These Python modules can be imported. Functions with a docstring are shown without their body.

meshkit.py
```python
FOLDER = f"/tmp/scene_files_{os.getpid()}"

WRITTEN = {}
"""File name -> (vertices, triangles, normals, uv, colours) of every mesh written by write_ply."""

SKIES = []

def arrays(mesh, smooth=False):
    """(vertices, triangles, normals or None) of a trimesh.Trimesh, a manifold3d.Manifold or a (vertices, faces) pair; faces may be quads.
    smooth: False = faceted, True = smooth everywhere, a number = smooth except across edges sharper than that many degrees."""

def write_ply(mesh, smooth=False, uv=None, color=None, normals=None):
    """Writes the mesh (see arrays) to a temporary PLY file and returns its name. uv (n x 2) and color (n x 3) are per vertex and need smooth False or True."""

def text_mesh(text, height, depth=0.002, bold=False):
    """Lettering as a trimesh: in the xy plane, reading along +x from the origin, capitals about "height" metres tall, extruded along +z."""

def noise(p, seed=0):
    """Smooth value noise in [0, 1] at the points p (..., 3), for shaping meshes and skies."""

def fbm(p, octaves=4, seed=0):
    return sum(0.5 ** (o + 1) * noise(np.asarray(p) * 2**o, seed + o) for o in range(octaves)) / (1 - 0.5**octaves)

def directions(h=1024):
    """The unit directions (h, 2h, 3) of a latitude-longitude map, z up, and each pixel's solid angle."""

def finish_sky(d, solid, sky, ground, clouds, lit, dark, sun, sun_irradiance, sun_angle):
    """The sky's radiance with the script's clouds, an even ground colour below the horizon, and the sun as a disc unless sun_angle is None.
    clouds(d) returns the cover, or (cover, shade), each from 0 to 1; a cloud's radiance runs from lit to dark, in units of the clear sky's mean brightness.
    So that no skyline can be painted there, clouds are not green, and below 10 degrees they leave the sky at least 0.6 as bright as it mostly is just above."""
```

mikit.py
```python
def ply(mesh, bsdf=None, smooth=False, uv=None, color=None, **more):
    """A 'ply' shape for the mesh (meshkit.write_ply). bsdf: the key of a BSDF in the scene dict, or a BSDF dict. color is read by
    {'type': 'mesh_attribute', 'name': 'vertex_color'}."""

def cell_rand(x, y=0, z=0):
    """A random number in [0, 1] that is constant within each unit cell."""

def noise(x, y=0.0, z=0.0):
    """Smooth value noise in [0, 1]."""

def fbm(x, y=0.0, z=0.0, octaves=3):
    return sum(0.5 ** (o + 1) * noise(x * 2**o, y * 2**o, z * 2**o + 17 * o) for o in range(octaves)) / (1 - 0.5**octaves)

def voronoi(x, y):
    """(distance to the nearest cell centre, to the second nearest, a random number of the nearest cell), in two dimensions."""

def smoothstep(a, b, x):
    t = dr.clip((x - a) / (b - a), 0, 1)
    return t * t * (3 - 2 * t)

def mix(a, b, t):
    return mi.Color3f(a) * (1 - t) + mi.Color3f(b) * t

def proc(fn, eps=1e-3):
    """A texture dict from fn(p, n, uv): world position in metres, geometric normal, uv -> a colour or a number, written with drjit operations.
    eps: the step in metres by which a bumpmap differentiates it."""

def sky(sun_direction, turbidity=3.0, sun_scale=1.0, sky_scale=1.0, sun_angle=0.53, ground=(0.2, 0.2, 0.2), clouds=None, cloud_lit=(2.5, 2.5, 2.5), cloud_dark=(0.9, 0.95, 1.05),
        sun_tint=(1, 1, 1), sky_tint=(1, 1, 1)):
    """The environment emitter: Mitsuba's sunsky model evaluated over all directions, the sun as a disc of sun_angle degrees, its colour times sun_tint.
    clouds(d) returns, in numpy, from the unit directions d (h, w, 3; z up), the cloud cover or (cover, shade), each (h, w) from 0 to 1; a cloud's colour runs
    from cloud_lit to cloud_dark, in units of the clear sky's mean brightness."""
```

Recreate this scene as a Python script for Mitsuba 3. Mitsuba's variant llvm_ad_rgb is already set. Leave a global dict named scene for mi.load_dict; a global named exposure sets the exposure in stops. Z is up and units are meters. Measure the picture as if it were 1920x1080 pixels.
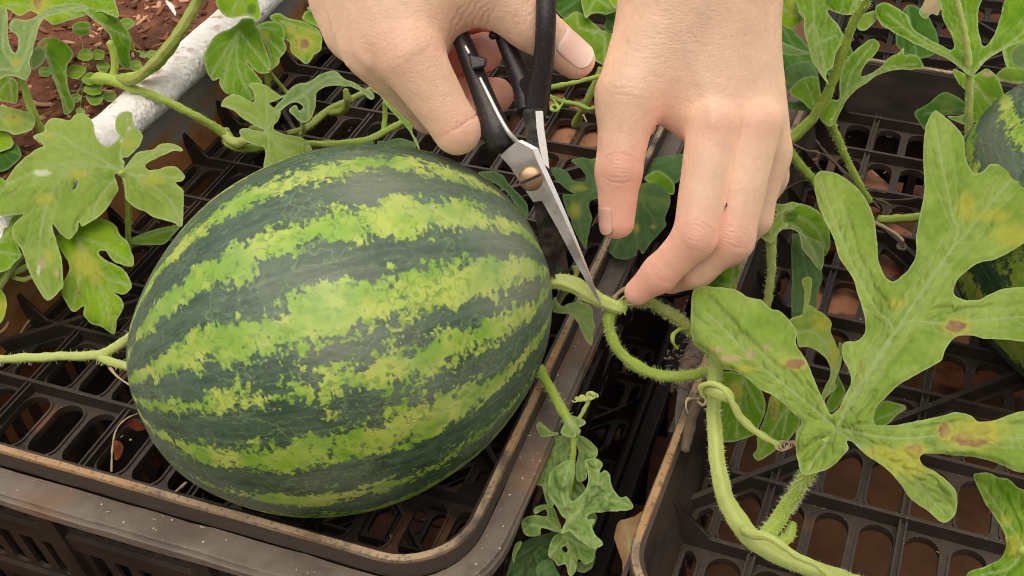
import math, random, numpy as np, trimesh, mitsuba as mi, drjit as dr, mikit, manifold3d as m3
from shapely.geometry import Polygon, LineString, Point, box as sbox
from shapely.ops import unary_union
from shapely.prepared import prep
from scipy.spatial import Delaunay, cKDTree
import shapely
from mikit import noise, fbm, voronoi, smoothstep, mix
T = mi.ScalarTransform4f
rng = np.random.default_rng(7)

# ------------------------------------------------------------------ camera, sky, exposure
PITCH, ROLL, YAW = np.radians([39.8, 1.5, -20.36])
FOCAL = 2244.0                       # pixels of the 1920 px wide photograph
FWD = np.array([math.sin(YAW)*math.cos(PITCH), math.cos(YAW)*math.cos(PITCH), -math.sin(PITCH)])
_r = np.array([math.cos(YAW), -math.sin(YAW), 0.0]); _d = np.cross(FWD, _r)
RIGHT = math.cos(ROLL)*_r + math.sin(ROLL)*_d
DOWN = -math.sin(ROLL)*_r + math.cos(ROLL)*_d
EYE = -FWD*0.72
scene, labels = {}, {}
scene['camera'] = {'type': 'perspective', 'fov': math.degrees(2*math.atan(960/FOCAL)), 'fov_axis': 'x',
                   'near_clip': 0.02, 'far_clip': 200.0,
                   'to_world': T().look_at(origin=EYE.tolist(), target=(EYE+FWD).tolist(), up=(-DOWN).tolist())}
scene['daylight'] = mikit.sky((0.05, -0.38, 1.0), turbidity=3, sun_scale=0.55, sun_angle=62,
                              clouds=lambda d: (np.ones(d.shape[:2]), np.clip(1.05-1.15*np.clip(d[..., 2], 0, 1), 0, 1)), cloud_lit=(2.9, 2.85, 2.75), cloud_dark=(.62, .64, .66))
exposure = 1.72

def P(x, y, z=0.0):
    """the world point at height z that lies on the sight line of photograph position x, y"""
    v = FWD + RIGHT*((x-960)/FOCAL) + DOWN*((y-540)/FOCAL)
    return EYE + v*((z-EYE[2])/v[2])
def Q(x, y, dep):
    """the same at a distance along the view axis"""
    return EYE + (FWD + RIGHT*((x-960)/FOCAL) + DOWN*((y-540)/FOCAL))*dep
def dep_of(p): return float((np.asarray(p)-EYE) @ FWD)

# ------------------------------------------------------------------ scene helpers
def numbered(k, pool):
    if k not in pool: return k
    i = 1
    while f'{k}_{i:03d}' in pool: i += 1
    return f'{k}_{i:03d}'
roots = set()
def thing(name, label, cat, group=None):
    k = numbered(name, roots); roots.add(k)
    labels[k] = {'label': label, 'category': cat}
    if group: labels[k]['group'] = group
    return k
def structure(name, shape, kind='structure', label=None, cat=None):
    roots.add(name); scene[name] = shape
    labels[name] = {'kind': kind}
    if label: labels[name]['label'] = label
    if cat: labels[name]['category'] = cat
    return name
def part(parent, name, shape, label=None, kind=None):
    k = numbered(parent+'__'+name, scene); scene[k] = shape
    if label or kind:
        labels[k] = {}
        if label: labels[k]['label'] = label
        if kind: labels[k]['kind'] = kind
    return k
def ply(mesh, mat, smooth=30, **kw): return mikit.ply(mesh, mat, smooth=smooth, **kw)

# numpy value noise
def _h(i, j, k):
    n = (i*374761393 + j*668265263 + k*2147483647) & 0xFFFFFFFF
    n = ((n ^ (n >> 13))*1274126177) & 0xFFFFFFFF
    return ((n ^ (n >> 16)) & 0xFFFFFF)/16777215.0
def vnoise(p, f=1.0, seed=0):
    p = np.asarray(p, float)*f + seed*17.31 + 1000.0
    i = np.floor(p).astype(np.int64); t = p-i; t = t*t*(3-2*t)
    out = 0
    for a in (0, 1):
        for b in (0, 1):
            for c in (0, 1):
                w = (t[..., 0] if a else 1-t[..., 0])*(t[..., 1] if b else 1-t[..., 1])*(t[..., 2] if c else 1-t[..., 2])
                out = out + w*_h(i[..., 0]+a, i[..., 1]+b, i[..., 2]+c)
    return out
def vfbm(p, f=1.0, o=3, seed=0):
    return sum(0.5**(k+1)*vnoise(p, f*2**k, seed+k) for k in range(o))/(1-0.5**o)
def sstep(a, b, x):
    t = np.clip((x-a)/(b-a), 0, 1); return t*t*(3-2*t)

def smooth_path(pts, step):
    """Catmull-Rom through points (any dimension), resampled at about step (measured on the first three columns)"""
    p = np.asarray(pts, float)
    if len(p) == 2: p = np.array([p[0], (p[0]+p[1])/2, p[1]])
    q = np.vstack([2*p[0]-p[1], p, 2*p[-1]-p[-2]])
    out = []
    for i in range(1, len(q)-2):
        a, b, c, d = q[i-1:i+3]
        n = max(2, int(np.linalg.norm((c-b)[:3])/step)+1)
        t = np.linspace(0, 1, n, endpoint=False)[:, None]
        out.append(0.5*(2*b + (c-a)*t + (2*a-5*b+4*c-d)*t*t + (3*b-a-3*c+d)*t**3))
    out.append(p[-1:])
    return np.vstack(out)

def tube(path, rad, seg=14, ridges=0, ridge=0.0, flat=None, caps=True, seed=0, lump=0.0):
    """swept tube with parallel-transport frames; rad scalar or per point; flat=(axis, factor) squeezes one direction"""
    p = np.asarray(path, float); n = len(p)
    rad = np.full(n, rad) if np.isscalar(rad) else np.asarray(rad, float)
    t = np.gradient(p, axis=0); t /= np.linalg.norm(t, axis=1, keepdims=True)+1e-12
    u = np.cross(t[0], [0.3, 0.2, 0.93]); u /= np.linalg.norm(u)
    V, a = [], np.linspace(0, 2*np.pi, seg, endpoint=False)
    for i in range(n):
        u = u - t[i]*(u @ t[i]); u /= np.linalg.norm(u)
        w = np.cross(t[i], u)
        r = rad[i]*(1 + ridge*np.cos(ridges*a)) if ridges else rad[i]*np.ones(seg)
        ring = np.cos(a)[:, None]*u*r[:, None] + np.sin(a)[:, None]*w*r[:, None]
        if flat is not None:
            ax = np.asarray(flat[0], float); ax /= np.linalg.norm(ax)
            ring = ring - (ring @ ax)[:, None]*ax*(1-flat[1])
        V.append(p[i]+ring)
    V = np.vstack(V)
    if lump: V = V + (vnoise(V, 260, seed)-.5)[:, None]*lump*(V-np.repeat(p, seg, 0))/np.repeat(rad, seg)[:, None]
    F = []
    k = np.arange(seg); k2 = (k+1) % seg
    for i in range(n-1):
        F.append(np.stack([i*seg+k, i*seg+k2, (i+1)*seg+k2], 1)); F.append(np.stack([i*seg+k, (i+1)*seg+k2, (i+1)*seg+k], 1))
    if caps:
        c0, c1 = len(V), len(V)+1
        V = np.vstack([V, p[:1]-t[:1]*rad[0]*.5, p[-1:]+t[-1:]*rad[-1]*.5])
        F.append(np.stack([k2, k, k*0+c0], 1)); F.append(np.stack([(n-1)*seg+k, (n-1)*seg+k2, k*0+c1], 1))
    return trimesh.Trimesh(V, np.vstack(F), process=False)

def extrude(poly, z0, z1):
    """a trimesh prism of a shapely polygon between two heights"""
    ms = []
    for g in (poly.geoms if hasattr(poly, 'geoms') else [poly]):
        if g.area < 1e-9: continue
        m = trimesh.creation.extrude_polygon(g, z1-z0); m.apply_translation([0, 0, z0]); ms.append(m)
    return trimesh.util.concatenate(ms)
def to_man(m): return m3.Manifold(m3.Mesh(np.asarray(m.vertices, np.float32), np.asarray(m.faces, np.uint32)))
def from_man(m):
    q = m.to_mesh(); return trimesh.Trimesh(q.vert_properties[:, :3], q.tri_verts, process=False)
def xf(m): return T(np.asarray(m, float).tolist())
# ------------------------------------------------------------------ materials of the setting
def rgb(*c): return {'type': 'rgb', 'value': list(c)}
def crate_col(p, n, uv):
    dust = fbm(p.x*22, p.y*22, p.z*22, 4)
    fine = noise(p.x*900, p.y*900, p.z*900)
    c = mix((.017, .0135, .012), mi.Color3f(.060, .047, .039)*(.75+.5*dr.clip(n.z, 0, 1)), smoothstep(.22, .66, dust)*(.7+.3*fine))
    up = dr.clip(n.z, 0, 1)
    soil = smoothstep(.60, .82, fbm(p.x*31+5, p.y*31, p.z*31, 4))
    c = mix(c, (.16, .075, .034), soil*(.25+.35*up))
    d1, d2, w = voronoi(p.x*330+p.z*170, p.y*330+p.z*90)
    speck = (1-smoothstep(.04, .05+.13*(w-.88)*8, d1))*smoothstep(.88, .90, w)*up
    return mix(c, (.40, .35, .29), speck*.7)
def crate_bump(p, n, uv):
    return fbm(p.x*420, p.y*420, p.z*420, 3) + .8*fbm(p.x*90, p.y*90, p.z*90, 2)
scene['crate_plastic'] = {'type': 'twosided', 'b': {'type': 'bumpmap', 'arbitrary': mikit.proc(crate_bump, 3e-4), 'scale': .00035,
    'b': {'type': 'principled', 'base_color': mikit.proc(crate_col), 'roughness': .46, 'specular': .45}}}
def flange_col(p, n, uv):
    k = smoothstep(.25, .7, fbm(p.x*30, p.y*30, p.z*30, 4)); f = fbm(p.x*260, p.y*260, p.z*260, 3)
    c = mix((.100, .082, .068), (.165, .138, .116), k*(.6+f*.5))
    c = mix(c, (.20, .10, .05), smoothstep(.56, .80, fbm(p.x*24+5, p.y*24, p.z*24, 4))*.6)
    c = mix(c, (.075, .062, .054), smoothstep(.58, .80, fbm(p.x*60, p.y*60+3, p.z*60, 4))*.5)
    scr = smoothstep(.74, .80, noise(p.x*120+p.y*60, p.y*900, 2.))*smoothstep(.6, .75, noise(p.x*25, p.y*25, 8.))
    c = mix(c, (.26, .23, .20), scr*.12)
    d1, d2, w = voronoi(p.x*330+p.z*170, p.y*330+p.z*90)
    return mix(c, (.38, .33, .28), (1-smoothstep(.04, .05+.13*(w-.88)*8, d1))*smoothstep(.88, .90, w)*.6)
scene['shaded_crate_plastic'] = {'type': 'twosided', 'b': {'type': 'principled', 'base_color': mikit.proc(lambda p, n, uv: mix((.010, .009, .008), (.026, .021, .018), fbm(p.x*30, p.y*30, p.z*30, 3))), 'roughness': .5, 'specular': .35}}  # same plastic coloured blacker, painting in the shade on the deep crates
scene['dusty_flange'] = {'type': 'twosided', 'b': {'type': 'bumpmap', 'arbitrary': mikit.proc(crate_bump, 3e-4), 'scale': .00035,
    'b': {'type': 'principled', 'base_color': mikit.proc(flange_col), 'roughness': .55, 'specular': .4}}}
def lip_col(p, n, uv):
    k = smoothstep(.26, .52, fbm(p.x*40, p.y*40, p.z*40, 4))
    c = mix((.055, .043, .034), (.36, .265, .165), k*smoothstep(.2, .9, n.z))
    c = mix(c, (.36, .19, .07), smoothstep(.55, .75, fbm(p.x*16+9, p.y*16, 3., 3))*.6*smoothstep(.0, .8, n.z))
    return mix(c, (.05, .04, .035), smoothstep(.6, .8, noise(p.x*700, p.y*700, p.z*700))*.5)
scene['soiled_lip'] = {'type': 'twosided', 'b': {'type': 'bumpmap', 'arbitrary': mikit.proc(crate_bump, 3e-4), 'scale': .0006,
    'b': {'type': 'principled', 'base_color': mikit.proc(lip_col), 'roughness': .8}}}
def wall_col(p, n, uv):
    k = smoothstep(.3, .7, fbm(p.x*30, p.y*30, p.z*60, 4))
    c = mix((.022, .018, .016), (.055, .04, .032), k)
    return mix(c, (.24, .10, .035), smoothstep(-.262, -.285, p.x)*smoothstep(.22, .45, fbm(p.x*25, p.y*25, p.z*25+4, 4)))
scene['inner_wall_plastic'] = {'type': 'twosided', 'b': {'type': 'principled', 'base_color': mikit.proc(wall_col), 'roughness': .5}}
def brick_col(p, n, uv):
    k = fbm(p.x*60, p.y*60, p.z*60, 4); w = fbm(p.x*9, p.y*9, 1., 2)
    c = mix((.42, .17, .095), (.60, .30, .17), k)
    c = mix(c, (.30, .14, .085), smoothstep(.45, .7, w))
    return mix(c, (.12, .08, .06), smoothstep(.62, .8, fbm(p.x*200, p.y*200, p.z*200, 2))*.6)
scene['brick_clay'] = {'type': 'principled', 'base_color': mikit.proc(brick_col), 'roughness': .9}
def earth_col(p, n, uv):
    return mix((.075, .038, .022), (.17, .085, .048), fbm(p.x*40, p.y*40, p.z*40, 4))
def paver_col(p, n, uv):
    return mix((.10, .045, .028), (.19, .085, .050), fbm(p.x*60, p.y*60, p.z*60, 4))
scene['paver_clay'] = {'type': 'principled', 'base_color': mikit.proc(paver_col), 'roughness': .95}
scene['earth'] = {'type': 'principled', 'base_color': mikit.proc(earth_col), 'roughness': .95}
def soil_col(p, n, uv):
    c = mix((.085, .030, .017), (.22, .085, .045), fbm(p.x*120, p.y*120, p.z*120, 4))
    return mix(c, (.05, .02, .012), smoothstep(.5, .75, fbm(p.x*35, p.y*35, 2., 3))*.6)
scene['bed_soil'] = {'type': 'twosided', 'b': {'type': 'bumpmap', 'arbitrary': mikit.proc(lambda p, n, uv: fbm(p.x*300, p.y*300, p.z*300, 4), 5e-4), 'scale': .004,
    'b': {'type': 'principled', 'base_color': mikit.proc(soil_col), 'roughness': .95}}}

# ------------------------------------------------------------------ ground and brick paving under the crates
GZ = -.520
g = trimesh.creation.box([60, 60, .5]); g.apply_translation([0, 0, GZ-.012-.25])
structure('ground', ply(g, 'earth', False))
roots.add('pavement')
base = trimesh.creation.box([2.6, 2.6, .006]); base.apply_translation([.1, .3, GZ-.009])
structure('pavement', ply(base, 'earth', False))
bk = trimesh.creation.box([.196, .096, .02]); bm = to_man(bk)
bk = from_man(m3.Manifold.batch_hull([m3.Manifold.cube([.196, .090, .02], True), m3.Manifold.cube([.190, .096, .02], True), m3.Manifold.cube([.191, .091, .026], True)]))
bk_shape = ply(bk, 'paver_clay', 20)
for j in range(-4, 14):
    for i in range(-5, 5):
        x, y = i*.2 + (j % 2)*.1 + .05, j*.1-.05
        c = np.array([x, y, GZ-.013]); w = dep_of(c)
        px = 960+FOCAL*((c-EYE)@RIGHT)/w; py = 540+FOCAL*((c-EYE)@DOWN)/w
        if w < .2 or not (-350 < px < 2250 and -250 < py < 1350): continue
        s = {**bk_shape, 'to_world': T().translate([x, y, GZ-.013+rng.uniform(-.0015, .0015)]).rotate([0, 0, 1], rng.uniform(-.8, .8)).rotate([1, 0, 0], rng.uniform(-.6, .6))}
        part('pavement', 'brick', s)

# ------------------------------------------------------------------ plastic crates (local frame: inner lip rectangle from 0,0 to CW,CL)
CW, CL, GRID = .344, .523, -.033
def rrect(o, r=.034, n=10):
    """rounded rectangle, offset outwards by o, as points"""
    x0, y0, x1, y1 = -o, -o, CW+o, CL+o; r = max(r+o, .004)
    pts = []
    for cx, cy, a0 in ((x1-r, y0+r, -90), (x1-r, y1-r, 0), (x0+r, y1-r, 90), (x0+r, y0+r, 180)):
        for a in np.radians(np.linspace(a0, a0+90, n)): pts.append((cx+r*math.cos(a), cy+r*math.sin(a)))
    P0 = np.array(pts); out = []
    for a, b in zip(P0, np.roll(P0, -1, 0)):                # long sides get points of their own, for the wobble
        k = max(1, int(np.linalg.norm(b-a)/.012))
        for t in range(k): out.append(a+(b-a)*t/k)
    return np.array(out)
NR = len(rrect(0))
def ring_sweep(profile, wob=0.0, seed=0, ysc=0.0):
    """profile: closed list of (offset, z) swept round the rounded rectangle"""
    V = []
    base = rrect(0)
    for k, (o, z) in enumerate(profile):
        q = rrect(0)
        # offset along outward normal of the base loop
        tn = np.roll(base, -1, 0)-np.roll(base, 1, 0); tn /= np.linalg.norm(tn, axis=1, keepdims=True)
        nn = np.stack([tn[:, 1], -tn[:, 0]], 1)
        oo = o*np.ones(len(base))
        zz = z*np.ones(len(base))
        if wob:
            w = vnoise(np.column_stack([base*60, np.full(len(base), k*.37)]), 1, seed)-.5
            oo = oo+w*wob; zz = zz+(vnoise(np.column_stack([base*45, np.full(len(base), 5+k*.2)]), 1, seed)-.5)*wob
        V.append(np.column_stack([base+nn*(oo*(1+ysc*np.abs(nn[:, 1])**3))[:, None], zz]))
    V = np.vstack(V); n, m = NR, len(profile); i = np.arange(n); j = (i+1) % n; F = []
    for k in range(m):
        l = (k+1) % m
        F += [np.stack([k*n+i, l*n+j, k*n+j], 1), np.stack([k*n+i, l*n+i, l*n+j], 1)]
    msh = trimesh.Trimesh(V, np.vstack(F), process=False)
    if msh.volume < 0: msh.invert()
    return msh
lip = ring_sweep([(0, .0), (-.0008, .0105), (.0, .0118), (.0034, .0118), (.0042, .0105), (.004, .0)], .0007, 3)
flange_prof = [(.0041, -.0028), (.0041, 0.0), (.0146, .0006), (.0158, 0.0), (.0163, -.002), (.0174, -.0026), (.0176, -.0066), (.0158, -.0072), (.0152, -.003)]
flange = ring_sweep(flange_prof, .0012, 5, .27)
wall_in = ring_sweep([(-.0002, .010), (-.0102, GRID+.001), (-.0126, GRID+.001), (-.0022, .0095)], .0004, 7)
X0, Y0, X1, Y1 = .010, .010, CW-.010, CL-.010
PX, PY = .0226, .048
NX, NY = 13, 10
ox, oy = (CW-NX*PX)/2, (CL-NY*PY)/2+.004
diags = [LineString([(X0, Y0+.085), (X1, Y1-.085)]), LineString([(X0, Y1-.085), (X1, Y0+.085)])]
plate = Polygon(rrect(-.0105))
holes, rims = [], []
for j in range(-1, NY+1):
    for i in range(-1, NX+1):
        cx, cy = ox+(i+.5)*PX, oy+(j+.5)*PY
        h = LineString([(cx, cy-.0112), (cx, cy+.0112)]).buffer(.0086, 6)
        h = h.intersection(Polygon(rrect(-.0155)))
        for d in diags: h = h.difference(d.buffer(.0046))
        for q in (h.geoms if hasattr(h, 'geoms') else [h]):
            q = q.buffer(-.002, 4).buffer(.002, 4)
            if q.area < 2.2e-5: continue
            q = q if q.geom_type == 'Polygon' else max(q.geoms, key=lambda s: s.area)
            holes.append(q); rims.append(q.buffer(.0014, 4).difference(q.buffer(.0001, 4)))
pl = extrude(plate.difference(unary_union(holes)), GRID-.0025, GRID)
rim = trimesh.util.concatenate([extrude(r, GRID-.0035, GRID+.0012) for r in rims])
def bar(a, b, w, z0, z1):
    return extrude(LineString([a, b]).buffer(w/2, cap_style=2), z0, z1)
RT = GRID+.008
row_ribs = [bar((X0-.0005, oy+j*PY), (X1+.0005, oy+j*PY), .0024, GRID-.0015, RT+.0002*(j % 3)) for j in range(0, NY+1)]
col_ribs = []
for i in range(1, NX, 3):
    x = ox+i*PX
    col_ribs.append(trimesh.util.concatenate([bar((x-.0016, Y0), (x-.0016, Y1), .0011, GRID-.001, RT-.0012), bar((x+.0016, Y0), (x+.0016, Y1), .0011, GRID-.001, RT-.0012),
                                              bar((x, Y0), (x, Y1), .0023, GRID-.001, RT-.0035)]))
dia_ribs = [bar(d.coords[0], d.coords[1], .0032, GRID-.0008, RT+.0012+.0006*k) for k, d in enumerate(diags)]
gus = []
for j in range(0, NY+1):
    y = oy+j*PY
    for s, x in ((1, -.0005), (-1, CW+.0005)):
        v = np.array([[x, 0, .004], [x+s*.012, 0, GRID], [x+s*.028, 0, RT-.001], [x+s*.012, 0, -.012]])
        pr = np.vstack([v+[0, y-.0011, 0], v+[0, y+.0011, 0]])
        gus.append(trimesh.Trimesh(pr, [[0,1,2],[0,2,3],[4,6,5],[4,7,6],[0,4,5],[0,5,1],[1,5,6],[1,6,2],[2,6,7],[2,7,3],[3,7,4],[3,4,0]], process=False))
        if gus[-1].volume < 0: gus[-1].invert()
gus = trimesh.util.concatenate(gus)
def side_panel(L):
    """a slotted crate side, lying in the plane x = along, y = up (0 at the top), extruded in z"""
    H = .240
    p = sbox(.012, -H, L-.012, -.001); hs = []
    for (v0, v1) in ((-.006, -.047), (-.066, -.107), (-.126, -.167), (-.186, -.228)):
        n = int((L-.05)/.0158)
        for k in range(n):
            x = .025+(k+.5)*.0158
            if k % 6 == 5: continue
            hs.append(LineString([(x, v0-.0045), (x, v1+.0045)]).buffer(.0045, 4))
    q = extrude(p.difference(unary_union(hs)), -.0012, .0012)
    bars = [extrude(sbox(.012, v-.007, L-.012, v+.007), .0010, .0042) for v in (-.0565, -.1165, -.1765)]
    bars += [extrude(sbox(.025+(k+.5)*.0158-.006, -H+.001, .025+(k+.5)*.0158+.006, -.003), .0008, .0062) for k in range(5, int((L-.05)/.0158), 6)]
    return q, trimesh.util.concatenate(bars)
def panel_to(m, origin, along, tilt=.14):
    along = np.array(along, float); out = np.array([along[1], -along[0], 0])      # outward normal for a loop run anticlockwise
    up = np.array([0, 0, 1.0])*math.cos(tilt) + out*math.sin(tilt); nrm = np.cross(along, up); 
    M = np.eye(4); M[:3, 0] = along; M[:3, 1] = up; M[:3, 2] = nrm; M[:3, 3] = origin
    q = m.copy(); q.apply_transform(M); return q
sides = []
for (o, al, L) in (((0, -.0045, -.003), (1, 0, 0), CW), ((CW+.0045, 0, -.003), (0, 1, 0), CL), ((CW, CL+.0045, -.003), (-1, 0, 0), CW), ((-.0045, CL, -.003), (0, -1, 0), CL)):
    a, b = side_panel(L); sides.append((panel_to(a, o, al), panel_to(b, o, al)))
S = {'lip': ply(lip, 'soiled_lip', 40), 'flange': ply(flange, 'dusty_flange', 40), 'inner_wall': ply(wall_in, 'inner_wall_plastic', 40),
     'floor_plate': ply(pl, 'crate_plastic', False), 'hole_rims': ply(rim, 'crate_plastic', False), 'gussets': ply(gus, 'crate_plastic', False)}
S_row = [ply(m, 'crate_plastic', False) for m in row_ribs]; S_col = [ply(m, 'crate_plastic', False) for m in col_ribs]; S_dia = [ply(m, 'crate_plastic', False) for m in dia_ribs]
S_side = [(ply(a, 'crate_plastic', False), ply(b, 'crate_plastic', False)) for a, b in sides]
# the right crate has most of the flange of its left side broken away
cut = extrude(Polygon([(-.05, -.05), (.006, -.05), (.006, .10), (-.002, .118), (-.008, .132), (-.014, .150), (-.05, .150)]), -.02, .0005+.005)
broken = from_man(to_man(flange) - to_man(extrude(Polygon([(-.05, -.05), (.10, -.05), (.03, -.004), (-.0043, .03), (-.0043, .112), (-.009, .128), (-.013, .150), (-.05, .152)]), -.03, .03)))
S_broken = ply(broken, 'dusty_flange', 40)
def crate(x, y, z, label, damaged=False, lip_label=None, rot=0, low=False):
    k = thing('plastic_crate', label, 'crate', 'slotted black crates in two rows'); W = T().translate([x, y, z]).rotate([0, 0, 1], rot)
    fix = {'bsdf': {'type': 'ref', 'id': 'shaded_crate_plastic'}} if low else {}
    put = lambda n, s, **kw: part(k, n, {**s, **fix, 'to_world': W}, **kw)
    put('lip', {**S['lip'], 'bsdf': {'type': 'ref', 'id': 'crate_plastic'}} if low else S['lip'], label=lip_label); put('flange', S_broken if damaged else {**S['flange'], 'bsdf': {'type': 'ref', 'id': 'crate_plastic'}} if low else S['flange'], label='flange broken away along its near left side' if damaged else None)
    put('inner_wall', S['inner_wall']); put('floor_plate', S['floor_plate']); put('hole_rim', S['hole_rims'], kind='stuff'); put('gusset', S['gussets'], kind='stuff')
    for s in S_row: put('row_rib', s)
    for s in S_col: put('column_rib', s)
    for s in S_dia: put('diagonal_rib', s)
    for a, b in S_side:
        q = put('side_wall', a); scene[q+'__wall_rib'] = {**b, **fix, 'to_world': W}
    return k
CR0 = (-.300, -.2127); CR1 = (.1222, -.200)
crate(*CR0, 0, 'black slotted crate with soil-stained lip, under the big striped watermelon', lip_label='tan soil-stained lip')
crate(*CR1, 0, 'black crate at the lower right with brown earth showing through its oblong holes', True, 'thin dusty tan lip', -1.8)
for (x, y, w_) in ((CR0[0]+.004, CR0[1]-.003, 'under the left crate with the big melon'), (CR1[0]-.003, CR1[1]+.004, 'under the lower right crate'), (-.297, .350, 'under the crate behind the hands'), (.130, .366, 'under the crate at the top right edge')): crate(x, y, -.262, 'lower-layer crate coloured dark for its shade, '+w_, low=True)
crate(-.300, .352, -.004, 'dark crate behind the pair of hands, mostly hidden by leaves')
crate(.132, .372, -.095, 'crate at the top right edge, coloured dark for its shade, red earth showing through its grid', low=True)

# damp earth inside the right crate, lumps of brick lying under the grids
def fill(x0, x1, y0, y1, z, seed):
    xs, ys = np.linspace(x0, x1, 60), np.linspace(y0, y1, 80); gx, gy = np.meshgrid(xs, ys); v = np.column_stack([gx.ravel(), gy.ravel(), np.zeros(gx.size)])
    v[:, 2] = z+(vfbm(v, 22, 4, seed)-.5)*.02; ii = (np.arange(79)[:, None]*60+np.arange(59)).ravel()
    return trimesh.Trimesh(v, np.vstack([np.stack([ii, ii+1, ii+61], 1), np.stack([ii, ii+61, ii+60], 1)]), process=False)
def damp_col(p, n, uv): return mix((.085, .038, .018), (.19, .088, .042), fbm(p.x*60, p.y*60, p.z*60, 4))
scene['damp_earth'] = {'type': 'principled', 'base_color': mikit.proc(damp_col), 'roughness': .8}
k = thing('earth_fill', 'damp brown earth lying inside the right crate below its grid', 'soil')
scene[k] = ply(fill(CR1[0]+.008, CR1[0]+CW-.008, CR1[1]+.008, CR1[1]+CL-.008, -.105, 3), 'damp_earth', True)
k = thing('earth_fill', 'red earth showing through the grid of the crate at the top right edge', 'soil')
scene[k] = ply(fill(.142, .132+CW-.01, .384, .372+CL-.012, -.165, 6), 'bed_soil', True)
rb = from_man(m3.Manifold.batch_hull([m3.Manifold.cube([.060, .040, .03], True), m3.Manifold.cube([.054, .046, .026], True), m3.Manifold.cube([.055, .041, .036], True)]))
rb_s = ply(rb, 'brick_clay', 20)
for n_, (px, py, z, rot, where) in enumerate([(1588, 590, -.062, 12, 'right of the drooping folded leaf'), (1655, 505, -.066, 60, 'in the notch of the large leaf'), (1850, 655, -.060, 5, 'below the right lobe of the large leaf'), (1095, 285, -.058, 30, 'between scissors and pressing thumb'), (1035, 236, -.060, 75, 'behind the scissor shanks'), (1240, 262, -.045, 20, 'in the gap between thumb and index finger'), (1595, 395, -.070, 40, 'under the tangle of dry stems')]):
    k = thing('brick_lump', 'lump of orange brick seen through the grid, '+where, 'brick', 'brick lumps under the grids')
    scene[k] = {**rb_s, 'to_world': T().translate(P(px, py, z).tolist()).rotate([0, 0, 1], rot)}
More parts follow.
